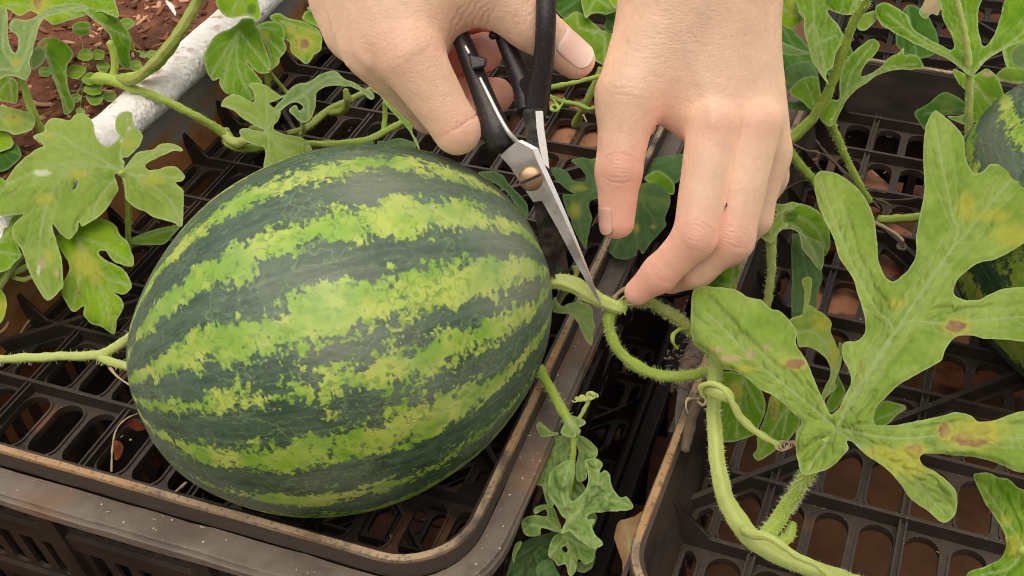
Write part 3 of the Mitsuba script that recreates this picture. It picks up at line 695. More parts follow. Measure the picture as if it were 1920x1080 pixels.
scene['black_plastic'] = {'type': 'bumpmap', 'arbitrary': mikit.proc(lambda p, n, uv: fbm(p.x*500, p.y*500, p.z*500, 3), 3e-4), 'scale': .00012,
    'b': {'type': 'principled', 'base_color': mikit.proc(lambda p, n, uv: mix((.017, .015, .018), (.11, .09, .08), smoothstep(.80, .86, noise(p.x*1100, p.y*1100, p.z*1100))*.4)), 'roughness': .38, 'specular': .5}}
scene['brass'] = {'type': 'principled', 'base_color': mikit.proc(lambda p, n, uv: mix((.34, .21, .13), (.48, .33, .22), noise(p.x*700, p.y*700, p.z*700))), 'metallic': .9, 'roughness': .36}
def loft(secs):
    """secs: list of closed rings (k x 3) along the length"""
    k = len(secs[0]); V = np.vstack(secs); F = []; i = np.arange(k); j = (i+1) % k
    for s in range(len(secs)-1): F += [np.stack([s*k+i, s*k+j, (s+1)*k+j], 1), np.stack([s*k+i, (s+1)*k+j, (s+1)*k+i], 1)]
    for s, o in ((0, 1), (len(secs)-1, -1)):
        f = np.array([[s*k, s*k+a+1, s*k+a] for a in range(1, k-1)]); F.append(f if o > 0 else f[:, ::-1])
    q = trimesh.Trimesh(V, np.vstack(F), process=False)
    if q.volume < 0: q.invert()
    return q
By = lambda y: 1008+(y-304)*.49-(y-304)**2*.00016
Cy = lambda y: 1023+(y-313)*.46-(y-313)**2*.00022
st = [((938, 292), (970, 264)), ((957, 314), (999, 280)), ((971, 336), (1010, 304)), ((986, 358), (1024, 334)), ((1000, 379), (1038, 362)), ((1014, 373), (1041, 372)), ((1018, 380), (1047, 386)), ((1045, 428), (1067, 426)), ((1078, 491), (1091, 484)), ((1104, 536), (1112, 529)), ((1129, 578), (1130, 577))]
ed = [(978, 262), (1009, 278), (1023, 308), (1035, 332), (1050, 361), (1054, 372), (1060, 387), (1079, 427), (1102, 484), (1122, 529), (1133, 585)]
st = [(a_, b_ if b_[1] < 300 or b_[1] > 560 else (By(b_[1]), b_[1])) for a_, b_ in st]; ed = [c_ if c_[1] < 300 or c_[1] > 560 else (Cy(c_[1]), c_[1]) for c_ in ed]
body = loft([[SP(*a, 0), SP(*b, 0), SP(*b, .0019), SP(*a, .0019)] for a, b in st])
edge = loft([[SP(b[0]+.0, b[1], -.00005), SP(*c, .0011), SP(*c, .0019), SP(*b, .0018)] for (a, b), c in zip(st, ed)])
bl = part(sc, 'blade', ply(body, 'steel', False), label='front blade'); part(bl, 'bevel', ply(edge, 'ground_edge', False))
b2 = [((980, 206), (1019, 202)), ((985, 240), (1021, 240)), ((990, 280), (1027, 290)), ((997, 340), (1036, 330)), ((1001, 382), (1044, 372)), ((1007, 430), (1053, 425)), ((1014, 480), (1062, 478)), ((1024, 510), (1067, 508)), ((1046, 526), (1072, 526))]
back = loft([[SP(*a, .0030+.0070*max(0, (a[1]-340)/160)), SP(*b, .0030+.0110*max(0, (a[1]-340)/160)), SP(*b, .0052+.0110*max(0, (a[1]-340)/160)), SP(*a, .0052+.0070*max(0, (a[1]-340)/160))] for a, b in b2])
bl2 = part(sc, 'blade', ply(back, 'shaded_steel', False), label='rear blade, coloured dark for the shade on it')
part(bl2, 'bevel', ply(loft([[SP(*a, .0026), SP(*b, .0026), SP(*b, .0040), SP(*a, .0040)] for a, b in (((1004, 208), (1018, 208)), ((1006, 240), (1020, 240)), ((1012, 280), (1027, 286)), ((1020, 308), (1030, 316)))]), 'ground_edge', False))
# screw
nrm = unit(np.cross(SP(1060, 335)-SP(960, 335), SP(995, 400)-SP(995, 300)));  nrm = nrm if nrm@view > 0 else -nrm
ctr = SP(995, 335); e1 = unit(SP(1060, 305)-SP(995, 335)); e1 = unit(e1-nrm*(e1@nrm)); e2 = np.cross(nrm, e1); rs = .0060
dome = trimesh.creation.icosphere(subdivisions=4, radius=1.0); dome.apply_scale([rs, rs, .0019])
slot = trimesh.creation.box([.02, .0013, .003]); slot.apply_translation([0, 0, .0018])
dm = from_man(m3.Manifold.sphere(1.0, 48).scale([rs, rs, .0021])-m3.Manifold.cube([.03, .0014, .004], True).translate([0, 0, .0026])); M = np.eye(4); M[:3, 0], M[:3, 1], M[:3, 2], M[:3, 3] = e1, e2, nrm, ctr+nrm*.0003; dm.apply_transform(M)
part(sc, 'screw', ply(dm, 'brass', 35), label='brass pivot screw with a slot')
sb = trimesh.creation.box([.0108, .0012, .0006]); sb.apply_translation([0, 0, .0012]); sb.apply_transform(M)
scene['scissors__screw__slot'] = ply(sb, 'black_plastic', False)  # dark bar added inside the cut to paint the shade of the slot
def pipe(pts, seg=18, flat=None, **kw):
    a = np.array([[*Q(x, y, d), r*d/FOCAL] for x, y, d, r in pts]); q = smooth_path(a, .0022)
    return tube(q[:, :3], q[:, 3], seg, flat=flat, **kw)
hd = part(sc, 'handle', ply(trimesh.util.concatenate([pipe([(850, 30, .583, 15), (862, 64, .582, 17), (880, 110, .580, 19), (899, 160, .578, 20), (917, 208, .577, 23), (930, 245, .5765, 28), (938, 276, .5775, 24)])]), 'black_plastic', True), label='lower handle bar')
part(hd, 'metal_strip', ply(pipe([(900, 146, .5725, 3.2), (918, 182, .5715, 4), (938, 222, .5705, 4.4), (955, 250, .5712, 5), (972, 268, .5745, 5)], 10), 'ground_edge', True))
nb = m3.Manifold.batch_hull([m3.Manifold.sphere(.0011, 12).translate(np.asarray(Q(x, y, d)).tolist()) for x, y, d in ((884, 108, .568), (908, 112, .568), (907, 122, .568), (888, 126, .568), (884, 108, .576), (908, 112, .576), (907, 122, .576), (888, 126, .576))])
part(hd, 'stop_lug', ply(from_man(nb), 'black_plastic', 40))
part(hd, 'metal_strip', ply(pipe([(872, 86, .5745, 3.5), (880, 100, .5735, 3.5)], 8), 'ground_edge', True))
lp = [(992, 206, .5785, 24), (982, 165, .581, 21), (964, 118, .584, 18), (945, 70, .585, 16.5), (930, 20, .584, 16.5), (927, -46, .580, 17), (956, -96, .572, 18), (998, -104, .562, 19), (1026, -60, .556, 19.5), (1024, 0, .556, 19.5), (1023, 50, .558, 19.5), (1020, 105, .564, 20), (1011, 160, .572, 23), (1003, 208, .578, 25)]
web = m3.Manifold.batch_hull([m3.Manifold.sphere(float(r*d/FOCAL), 20).translate(np.asarray(Q(x, y, d)).tolist()) for x, y, d, r in ((984, 160, .5805, 17), (1012, 158, .5725, 19), (1000, 212, .5790, 21), (988, 205, .580, 14), (1012, 205, .577, 14))])
lo = part(sc, 'handle', ply(trimesh.util.concatenate([pipe(lp, flat=(FWD, .85)), from_man(web)]), 'black_plastic', 50), label='upper handle with the thumb through its loop')
part(lo, 'stop_lug', ply(pipe([(934, 60, .583, 9), (925, 66, .582, 9), (922, 72, .582, 6)], 12), 'black_plastic', True))
# ------------------------------------------------------------------ leaves and vines
def leaf_bump(p, n, uv):
    d1, d2, w = voronoi(p.x*210+p.z*90+1.2*noise(p.x*90, p.y*90, p.z*90), p.y*210-p.z*120+1.2*noise(p.x*90+7, p.y*90, p.z*90))
    return smoothstep(.0, .32, d2-d1)+.35*noise(p.x*900, p.y*900, p.z*900)
scene['leaf_blade'] = {'type': 'bumpmap', 'arbitrary': mikit.proc(leaf_bump, 3e-4), 'scale': .00042, 'b': {'type': 'principledthin', 'base_color': {'type': 'mesh_attribute', 'name': 'vertex_color'}, 'roughness': .50, 'diff_trans': .55, 'eta': 1.38}}
scene['stem_skin'] = {'type': 'principled', 'base_color': {'type': 'mesh_attribute', 'name': 'vertex_color'}, 'roughness': .5, 'specular': .4, 'sheen': .3, 'flatness': .5}
scene['hair'] = {'type': 'twosided', 'b': {'type': 'principled', 'base_color': rgb(.62, .68, .42), 'roughness': .6}}
TILES = {'t1': (0, 0, 3.375), 't2': (0, 200, 4.153), 't3': (0, 400, 4.153), 't4': (370, 0, 5.144), 't5': (400, 110, 4.8), 't6': (1020, 0, 4.155), 't7': (900, 240, 4.153), 't8': (1430, 0, 4.5),
         'u1': (1600, 0, 3.175), 'u2': (1280, 360, 4.153), 'u3': (1280, 520, 3.0), 'u4': (1500, 180, 2.571), 'u5': (1480, 560, 2.4545), 'u6': (1780, 860, 4.907), 'u7': (930, 700, 2.841), 'u8': (1000, 480, 4.5), 'px': (0, 0, 1.0)}
def tp(tile, pts):
    x, y, s = TILES[tile]; p = np.asarray(pts, float).reshape(-1, 2); return p/s+[x, y]
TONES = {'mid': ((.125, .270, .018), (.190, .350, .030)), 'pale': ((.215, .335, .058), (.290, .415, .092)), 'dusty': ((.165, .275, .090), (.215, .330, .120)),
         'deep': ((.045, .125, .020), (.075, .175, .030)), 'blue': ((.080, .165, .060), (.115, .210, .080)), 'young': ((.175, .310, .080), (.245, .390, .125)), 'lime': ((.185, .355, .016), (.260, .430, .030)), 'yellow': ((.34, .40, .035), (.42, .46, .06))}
def seg_dist(p, a, b):
    ab = b-a; t = np.clip(((p-a)@ab)/max(ab@ab, 1e-9), 0, 1); return np.linalg.norm(p-a-t[:, None]*ab, axis=1), t
LEAF_N = [0]
def leaf_mesh(tile, pts, z, tone='mid', hub=None, tips=None, spots=(), holes=(), droop=0.0, ripple=.0022, pucker=.0011, step=4.0, smooth=True, serr=1.0, side=True, bend=None, crumple=0.0):
    """outline in photograph positions, laid on its own surface in the scene: z = (height of the middle, rise per 100 px to the right, rise per 100 px downwards) in metres"""
    LEAF_N[0] += 1; sd = LEAF_N[0]
    o = tp(tile, pts); n0 = len(o)
    if smooth:                                                   # rounded outline, corner points kept
        q = np.vstack([o[-2:], o, o[:2]]); out = []
        for i in range(2, 2+n0):
            a, b, c, d = q[i-1], q[i], q[i+1], (q[i+2] if i+2 < len(q) else q[(i+2) % len(q)])
            L = np.linalg.norm(c-b); k = max(2, int(L/3.0)); t = np.linspace(0, 1, k, endpoint=False)[:, None]
            ta, td = (c-a)*.5, (d-b)*.5
            lim = L*.9
            for w in (ta, td):
                l = np.linalg.norm(w); 
                if l > lim: w *= lim/l
            out.append((2*t**3-3*t**2+1)*b+(t**3-2*t**2+t)*ta+(-2*t**3+3*t**2)*c+(t**3-t**2)*td)
        o = np.vstack(out)
    if serr:
        nz = vnoise(np.column_stack([o*.11, np.full(len(o), sd)]), 1, 3)-.5
        tn = np.roll(o, -1, 0)-np.roll(o, 1, 0); tn /= np.linalg.norm(tn, axis=1, keepdims=True)+1e-9
        o = o+np.stack([tn[:, 1], -tn[:, 0]], 1)*nz[:, None]*2.2*serr
    poly = Polygon(o, [tp(tile, h) for h in holes]).buffer(0)
    if poly.geom_type != 'Polygon': poly = max(poly.geoms, key=lambda g: g.area)
    rings = [np.array(poly.exterior.coords)[:-1]]+[np.array(r.coords)[:-1] for r in poly.interiors]
    bpts = []
    for r in rings:
        L = shapely.LinearRing(r); m = max(8, int(L.length/(step*.8))); bpts.append(np.array([L.interpolate(t, True).coords[0] for t in np.linspace(0, 1, m, endpoint=False)]))
    bp = np.vstack(bpts)
    x0, y0, x1, y1 = poly.bounds
    gx, gy = np.meshgrid(np.arange(x0, x1, step), np.arange(y0, y1, step)); g = np.column_stack([gx.ravel(), gy.ravel()])
    g[:, 0] += (np.arange(gx.shape[0]) % 2).repeat(gx.shape[1])*step*.5
    inn = poly.buffer(-step*.55)
    g = g[shapely.contains_xy(inn, g[:, 0], g[:, 1])]
    p = np.vstack([bp, g]) if len(g) else bp
    tri = Delaunay(p).simplices; cen = p[tri].mean(1); tri = tri[shapely.contains_xy(poly.buffer(.3), cen[:, 0], cen[:, 1])]
    mid = np.array(poly.representative_point().coords[0]) if hub is None else tp(tile, hub)[0]
    veins = []
    if tips is not None:
        for t in [t if isinstance(t[0], (list, tuple)) else [t] for t in tips]:
            pl = smooth_path(np.column_stack([np.vstack([mid[None], tp(tile, t)]), np.zeros(len(t)+1)]), 6)[:, :2]
            veins.append((pl, 1.0))
    sub = []
    if side:
        for pl, w in veins:
            L = np.concatenate([[0], np.cumsum(np.linalg.norm(np.diff(pl, axis=0), axis=1))])
            k = 0
            for s in np.arange(24, L[-1]*.92, 26):
                a = np.array([np.interp(s, L, pl[:, 0]), np.interp(s, L, pl[:, 1])]); b = np.array([np.interp(s+3, L, pl[:, 0]), np.interp(s+3, L, pl[:, 1])]); d = (b-a)/max(np.linalg.norm(b-a), 1e-9)
                k += 1; sg = 1 if k % 2 else -1
                for sgn in ((sg,) if L[-1] < 120 else (1, -1)):
                    e = d*.72+np.array([-d[1], d[0]])*.69*sgn
                    ln = 18+34*vnoise(np.array([[s*.1, sd, sgn*3.0]]), 1, 1)[0]
                    c1 = a+e*ln*.55; c2 = a+(e*.8+d*.45)*ln
                    c3 = c2+(d*.9+e*.15)*ln*.7; sub += [(a, c1), (c1, c2), (c2, c3)]
    dv = np.full(len(p), 1e3); ds = np.full(len(p), 1e3)
    for pl, w in veins:
        for a, b in zip(pl[:-1:2], pl[2::2] if len(pl) % 2 else list(pl[2::2])+[pl[-1]]):
            dv = np.minimum(dv, seg_dist(p, a, b)[0])
    for a, b in sub: ds = np.minimum(ds, seg_dist(p, a, b)[0])
    dm = np.array([0.0]*len(bp)+list(cKDTree(bp).query(g)[0] if len(g) else []))
    zc, ax, ay = z[:3]
    zz = zc+ax*(p[:, 0]-mid[0])/100+ay*(p[:, 1]-mid[1])/100
    if bend is not None:                                            # extra heights: (x, y, reach, lift)
        for bx, by, br, bh in bend:
            c = tp(tile, [(bx, by)])[0]; zz = zz+bh*np.exp(-((np.linalg.norm(p-c, axis=1)/br)**2))
    r = np.linalg.norm(p-mid, axis=1)/100; zz = zz-droop*r*r
    ss = np.column_stack([p*.012, np.full(len(p), sd*3.1)])
    zz = zz+(vfbm(ss, 1, 2, 5)-.5)*2*ripple*np.minimum(1.3, .35+dm/30)
    zz = zz+(vnoise(np.column_stack([p*.05, np.full(len(p), sd*1.7)]), 1, 6)-.5)*2*.0011*np.exp(-dm/14)
    if crumple: zz = zz+(vfbm(np.column_stack([p*.035, np.full(len(p), sd*1.3)]), 1, 3, 7)-.5)*2*crumple*np.minimum(1, .3+dm/14)
    dd = np.minimum(dv, ds*1.25)
    if veins: zz = zz+pucker*(1-np.exp(-(dd/9)**2))*np.minimum(1, dm/10)
    W = np.array([P(x, y, h) for (x, y), h in zip(p, zz)])
    # colour of the blade
    a, b = (np.array(c) for c in TONES[tone])
    k = vfbm(np.column_stack([p*.02, np.full(len(p), sd*2.3)]), 1, 3, 9)[:, None]; k = sstep(.3, .7, k)
    col = a*(1-k)+b*k
    fine = vfbm(np.column_stack([p*.12, np.full(len(p), sd*.7)]), 1, 3, 4)[:, None]; col *= .84+.32*fine
    pale = np.array([.36, .45, .20]) if tone not in ('deep', 'blue') else np.array([.16, .26, .10])
    if veins:
        w = (np.exp(-(dv/2.1)**2)*.85)[:, None]; col = col*(1-w)+pale*w
        w = (np.exp(-(ds/1.4)**2)*.38)[:, None]; col = col*(1-w)+pale*w
    w = (np.exp(-(dm/2.1)**2)*(.0 if tone in ('husk', 'dry') else .75))[:, None]; col = col*(1-w)+pale*1.15*w
    blot = sstep(.60, .80, vfbm(np.column_stack([p*.03, np.full(len(p), sd*5.1)]), 1, 3, 2))[:, None]*.30; col = col*(1-blot)+np.array([.30, .36, .07])*blot
    for s in spots:                                                 # (kind, x, y, rx, ry)
        c = tp(tile, [(s[1], s[2])])[0]; sc_ = TILES[tile][2]
        q = (p-c)/(np.array([s[3], s[4]])/sc_); e = np.linalg.norm(q, axis=1)+(vfbm(np.column_stack([p*.09, np.full(len(p), 3.)]), 1, 3, 8)-.5)*.9
        if s[0] == 'y': w, cc = sstep(1.25, .3, e)*.75, np.array([.42, .44, .07])
        elif s[0] == 'b':
            h = sstep(1.9, 1.0, e)*.8; col = col*(1-h[:, None])+np.array([.44, .44, .10])*h[:, None]
            w = sstep(1.03, .92, e); cc = np.array([.30, .185, .105])*(.75+.6*vfbm(np.column_stack([p*.2, np.full(len(p), 1.)]), 1, 2, 1))[:, None]
        elif s[0] == 't': w, cc = sstep(1.1, .7, e)*.9, np.array([.46, .36, .22])
        elif s[0] == 'w': w, cc = sstep(1.1, .8, e)*.85, np.array([.62, .66, .50])
        else: w, cc = sstep(1.1, .5, e)*.7, np.array([.05, .13, .02])
        col = col*(1-w[:, None])+cc*w[:, None]
    m = trimesh.Trimesh(W, tri, process=False)
    nrm = np.cross(W[tri[:, 1]]-W[tri[:, 0]], W[tri[:, 2]]-W[tri[:, 0]])
    if (nrm@FWD).sum() > 0: m.faces = m.faces[:, ::-1]
    return m, np.clip(col, .004, .95)
def leaf(parent, *a, name='leaf', label=None, mat='leaf_blade', **k):
    m, c = leaf_mesh(*a, **k); return part(parent, name, ply(m, mat, True, color=c), label=label)
STEMC = {'green': ((.27, .41, .05), (.39, .52, .09)), 'pale': ((.37, .46, .11), (.49, .57, .19)), 'olive': ((.21, .27, .045), (.31, .37, .08)), 'dark': ((.05, .045, .03), (.11, .09, .06)), 'straw': ((.36, .27, .15), (.50, .40, .24)), 'brown': ((.10, .07, .05), (.20, .15, .11))}
def stem_mesh(pts, tile='px', tone='green', seg=20, ridges=5, rscale=1.0):
    """pts: (x, y, height, radius in photograph px)"""
    x0, y0, s = TILES[tile]
    a = []
    for x, y, z, r in pts:
        w = P(x/s+x0, y/s+y0, z); a.append([*w, rscale*r*dep_of(w)/FOCAL])
    q = smooth_path(np.array(a), .0018)
    m = tube(q[:, :3], q[:, 3]*(1+.10*(vnoise(q[:, :3], 70, 5)-.5)), seg, ridges if seg > 10 else 0, .06, lump=.0010, seed=len(scene))
    v = np.array(m.vertices); c0, c1 = (np.array(c) for c in STEMC[tone]); k = (.75*vfbm(v, 160, 3, 4)+.25*(np.arange(len(v)) % seg % max(1, seg//5) < 2))[:, None]
    return m, np.clip(c0*(1-k)+c1*k, 0, 1), q
def hairs(q, n, L, seed, spread=1.0):
    """fine bristles all round a stem, joined into one mesh"""
    r = np.random.default_rng(seed); V, F = [], []
    t = np.gradient(q[:, :3], axis=0); t /= np.linalg.norm(t, axis=1, keepdims=True)+1e-12
    for i in range(n):
        k = r.integers(1, len(q)-1); d = r.normal(size=3); d -= t[k]*(d@t[k]); d /= np.linalg.norm(d)
        b = q[k, :3]+d*q[k, 3]*.9; l = L*r.uniform(.5, 1.2); e = b+(d+t[k]*r.normal()*.35)*l; s = np.cross(d, t[k])*.00017
        m = len(V)*4; V.append([b-s, b+s, b+t[k]*.00024, e]); F += [[m, m+1, m+3], [m+1, m+2, m+3], [m+2, m, m+3]]
    return trimesh.Trimesh(np.array(V).reshape(-1, 3), F, process=False)
def stem(parent, pts, tile='px', tone='green', name='stem', hair=0, hl=.0022, label=None, **k):
    m, c, q = stem_mesh(pts, tile, tone, **k)
    key = part(parent, name, ply(m, 'stem_skin', True, color=c), label=label)
    if hair and key.count('__') < 2: part(key, 'bristles', ply(hairs(q, hair, hl, len(scene)), 'hair', False), kind='stuff')
    return key
def coil(p0, z, turns, r, pitch, direction, rad, n=90, taper=.5):
    """points of a curling tendril tip in photograph px: spiral that moves along direction"""
    out = []
    for i in range(n):
        t = i/(n-1); a = t*turns*2*math.pi; rr = r*(1-taper*t)
        out.append((p0[0]+direction[0]*pitch*t+rr*math.cos(a), p0[1]+direction[1]*pitch*t+rr*math.sin(a)*.8, z+rr*.00012*math.sin(a+1), rad*(1-.4*t)))
    return out
# ---- stalk of the big melon and the vine it hangs on (the one being cut)
part_st = stem(mel, [(1022, 532, .074, 13.2), (1045, 526, .078, 15.0), (1075, 534, .078, 15.0), (1105, 552, .075, 14.1), (1135, 568, .071, 12.3), (1162, 578, .068, 10.6), (1170, 579, .066, 7.0)], tone='pale', name='stalk', ridges=6, seg=36, hair=260, hl=.0018)
V0 = thing('watermelon_vine', 'looping vine over the gap between the crates, carrying the large deep-lobed leaf', 'vine')
stem(V0, [(1166, 572, .070, 7.0), (1150, 578, .066, 8.8), (1141, 600, .060, 9.7), (1150, 640, .048, 9.7), (1175, 672, .038, 10.1), (1215, 697, .030, 10.6), (1262, 706, .028, 10.6), (1310, 700, .034, 9.7), (1345, 690, .045, 8.8)], hair=500)
stem(V0, [(1160, 574, .069, 7.0), (1185, 568, .066, 7.9), (1215, 568, .062, 9.7), (1250, 584, .058, 10.6), (1280, 606, .056, 10.6), (1310, 634, .055, 9.7), (1340, 672, .052, 8.8)], tone='olive', hair=520)
stem(V0, [(1344, 655, .062, 13.2), (1341, 700, .058, 13.2), (1338, 760, .050, 13.6), (1341, 820, .043, 14.1), (1347, 880, .036, 15.0), (1362, 940, .026, 16.7), (1392, 990, .018, 18.5), (1432, 1028, .012, 17.6), (1490, 1055, .008, 15.8), (1560, 1078, .004, 15.0), (1640, 1100, .0, 14.1), (1790, 1120, .004, 13), (1980, 1110, .006, 12), (2200, 1060, .0, 11)], tone='pale', name='main_stem', hair=1500, hl=.0020, label='thick pale main stem')
stem(V0, [(1425, 1012, .014, 12.3), (1452, 985, .018, 15.0), (1478, 945, .028, 14.1), (1500, 912, .042, 13.2), (1520, 880, .058, 11.4), (1545, 830, .072, 8.8), (1562, 800, .079, 7.0)], name='petiole', hair=700, hl=.0026)
stem(V0, [(1450, 1020, .012, 9), (1478, 1008, .014, 11), (1486, 980, .017, 8)], hair=90)
bulge = [(1318, 738, .058, 6), (1328, 730, .064, 12), (1346, 733, .068, 15), (1364, 742, .068, 12), (1372, 750, .064, 6)]
stem(V0, bulge, tone='pale', name='node')
stem(V0, [(1322, 745, .060, 4), (1314, 736, .064, 5), (1316, 724, .068, 6), (1332, 719, .072, 6), (1352, 727, .072, 6), (1370, 750, .068, 6.5), (1385, 778, .060, 7), (1405, 800, .055, 6.5), (1432, 818, .052, 6), (1460, 834, .050, 5)], tone='pale', name='tendril')
stem(V0, coil((1464, 836), .051, 4, 12, 24, (1, -.15), 3.0), tone='straw', name='tendril', label='dried curled tendril tip')
stem(V0, [(1395, 995, .024, 9), (1410, 1003, .030, 9), (1432, 1004, .034, 8), (1455, 1015, .034, 7), (1490, 1040, .030, 6), (1530, 1058, .026, 6), (1562, 1085, .020, 6)], tone='pale', name='tendril')
stem(V0, [(1290, 617, .058, 4), (1274, 618, .062, 4), (1262, 628, .064, 4), (1262, 642, .062, 3.5), (1270, 653, .058, 3)], tone='olive', name='tendril')
BIG = [(1557,777),(1527,713),(1513,677),(1493,647),(1492,620),(1480,600),(1462,583),(1447,580),(1427,563),(1403,557),(1380,543),(1340,538),(1307,538),(1298,553),(1295,587),(1297,620),(1303,647),(1327,663),(1338,672),(1350,690),(1380,697),(1403,710),(1430,733),(1453,743),(1480,767),(1503,790),(1493,810),(1492,837),(1497,867),(1506,890),(1533,886),(1561,874),(1582,853),(1591,841),(1588,827),(1598,829),(1623,853),(1655,874),(1684,902),(1708,935),(1741,959),(1769,980),(1792,963),(1794,927),(1781,906),(1757,886),(1733,874),(1724,861),(1733,851),(1781,853),(1847,861),(1887,876),(1912,886),(1940,884),(1985,860),(1985,800),(1950,772),(1920,770),(1887,780),(1863,788),(1834,790),(1818,778),(1794,773),(1765,780),(1724,788),(1684,796),(1643,798),(1637,786),(1643,764),(1659,747),(1684,723),(1724,699),(1765,676),(1771,658),(1790,633),(1818,629),(1847,635),(1887,637),(1920,641),(1990,650),(2020,600),(1990,545),(1920,538),(1889,540),(1862,549),(1838,561),(1811,563),(1792,555),(1788,542),(1797,522),(1831,495),(1869,485),(1901,468),(1930,448),(1985,410),(1990,350),(1945,330),(1908,321),(1889,310),(1858,308),(1842,322),(1827,326),(1817,312),(1809,289),(1807,258),(1792,238),(1772,219),(1753,207),(1743,219),(1735,242),(1731,289),(1733,355),(1726,398),(1718,444),(1716,483),(1698,511),(1675,527),(1659,518),(1648,491),(1644,452),(1638,406),(1624,374),(1601,347),(1570,326),(1539,321),(1527,332),(1531,374),(1543,406),(1562,444),(1574,483),(1597,518),(1609,553),(1620,588),(1623,609),(1620,627),(1606,639),(1582,643),(1580,670),(1592,694),(1596,715),(1586,739),(1574,764),(1563,776)]
leaf(V0, 'px', BIG, (.082, .006, -.0085), tone='pale', hub=[(1568, 803)], step=3.0, droop=.0012, ripple=.004, pucker=.0016, serr=.8,
     tips=[[(1600, 740), (1680, 620), (1760, 500), (1908, 322)], [(1600, 740), (1673, 630), (1640, 575), (1600, 500), (1560, 400), (1540, 340)], [(1680, 620), (1765, 606), (1850, 600), (1960, 590)], [(1500, 745), (1420, 680), (1330, 590)], [(1680, 822), (1800, 815), (1950, 825)], [(1610, 835), (1700, 885), (1770, 965)], [(1535, 850), (1515, 880)], [(1680, 620), (1790, 455), (1785, 400), (1765, 300), (1752, 225)]],
     spots=[('b', 1792, 612, 19, 12), ('b', 1771, 807, 12, 12), ('b', 1822, 822, 34, 15), ('b', 1842, 806, 16, 12), ('b', 1713, 844, 19, 9), ('y', 1700, 868, 70, 34), ('y', 1812, 388, 22, 32), ('y', 1860, 405, 36, 14), ('y', 1680, 568, 18, 14), ('y', 1840, 800, 60, 30), ('t', 1370, 672, 26, 7), ('t', 1408, 665, 10, 8), ('t', 1345, 655, 16, 5), ('t', 1434, 652, 6, 7), ('b', 1490, 682, 20, 9), ('y', 1400, 690, 22, 10), ('y', 1900, 440, 40, 30), ('y', 1650, 850, 40, 14)],
     bend=[(1340, 600, 110, .010), (1770, 950, 60, -.010), (1540, 850, 60, -.006), (1560, 380, 90, .006), (1960, 600, 90, -.008)], label='large deep-lobed pale green leaf with brown lesions')
# leaf blades half hidden behind the large leaf
leaf(V0, 'u3', [(215, 540), (340, 545), (400, 590), (450, 650), (465, 740), (430, 840), (410, 880), (300, 920), (212, 912), (205, 700)], (.030, .002, -.006), tone='mid', hub=[(340, 560)], tips=[(300, 900), (440, 760)], spots=[('b', 290, 640, 22, 36), ('y', 300, 640, 50, 80)])
leaf(V0, 'u3', [(500, 660), (560, 690), (660, 800), (650, 850), (540, 960), (430, 1030), (395, 1000), (420, 960), (420, 900), (470, 760)], (.020, .0, -.008), tone='mid', hub=[(600, 700)], tips=[(430, 1000), (560, 900)], spots=[('y', 520, 720, 30, 90), ('b', 515, 745, 8, 40)])
leaf(V0, 'u3', [(600, 240), (670, 210), (710, 160), (750, 180), (800, 210), (840, 260), (830, 300), (860, 370), (890, 450), (885, 510), (860, 575), (858, 630), (805, 680), (790, 740), (775, 690), (800, 620), (832, 540), (810, 460), (750, 410), (690, 390), (650, 390), (638, 320)], (.050, .004, -.010), tone='pale', hub=[(640, 310)], tips=[[(740, 310), (820, 400), (860, 520), (790, 720)]], spots=[('y', 780, 260, 70, 60), ('y', 850, 440, 30, 90)], label='yellowing folded leaf behind the large leaf')
leaf(V0, 'u3', [(880, 360), (900, 380), (895, 480), (880, 550), (915, 640), (880, 720), (840, 760), (810, 740), (820, 680), (860, 620), (865, 560)], (.030, 0, -.010), tone='mid')
leaf(V0, 'u5', [(385, 530), (405, 500), (440, 470), (530, 490), (540, 505), (490, 540), (450, 580), (395, 590)], (.035, 0, -.006), tone='mid', hub=[(400, 560)], tips=[(530, 500)])
# small leaf beside the stalk
leaf(V0, 'u8', [(165, 460), (160, 400), (180, 345), (205, 390), (250, 425), (290, 405), (390, 385), (490, 430), (503, 520), (525, 600), (500, 640), (495, 760), (430, 690), (370, 560), (310, 490), (240, 490), (190, 480)], (.040, .002, -.010), tone='young', hub=[(290, 440)], tips=[[(420, 560), (500, 660), (490, 750)], [(440, 470)]], droop=.01)
stem(V0, [(1052, 560, .050, 4), (1066, 540, .060, 5), (1080, 516, .062, 5), (1078, 500, .064, 7)], tone='olive')

# ---- vine with the drooping folded leaf right of the pressing hand
V1 = thing('watermelon_vine', 'pale upright stem with a drooping folded leaf, just right of the pressing hand', 'vine')
stem(V1, [(1444, 440, .072, 10), (1446, 480, .058, 8.5), (1445, 520, .044, 8), (1440, 560, .030, 8), (1432, 600, .014, 8), (1425, 640, -.010, 8)], tone='pale', hair=220)
leaf(V1, 'u2', [(545, 320), (600, 290), (660, 230), (680, 140), (700, 92), (780, 95), (860, 75), (905, 105), (850, 130), (785, 165), (770, 200), (790, 240), (828, 255), (780, 290), (740, 330), (712, 385), (680, 395), (650, 385), (600, 345)], (.074, .004, -.010), tone='pale', hub=[(685, 380)], tips=[(690, 100), [(740, 300), (800, 255)], (560, 318), [(720, 200), (850, 100)]], holes=[[(715, 150), (735, 150), (735, 162), (715, 162)], [(700, 178), (724, 182), (722, 194), (700, 190)]])
leaf(V1, 'u2', [(850, 80), (910, 85), (1000, 115), (1080, 170), (1130, 270), (1150, 420), (1105, 500), (1090, 410), (990, 360), (920, 300), (850, 250), (795, 245), (770, 195), (800, 160), (860, 120)], (.066, .002, -.011), tone='mid', hub=[(800, 200)], tips=[[(930, 200), (1050, 300), (1120, 440)]], spots=[('d', 850, 190, 60, 60)], droop=.02)
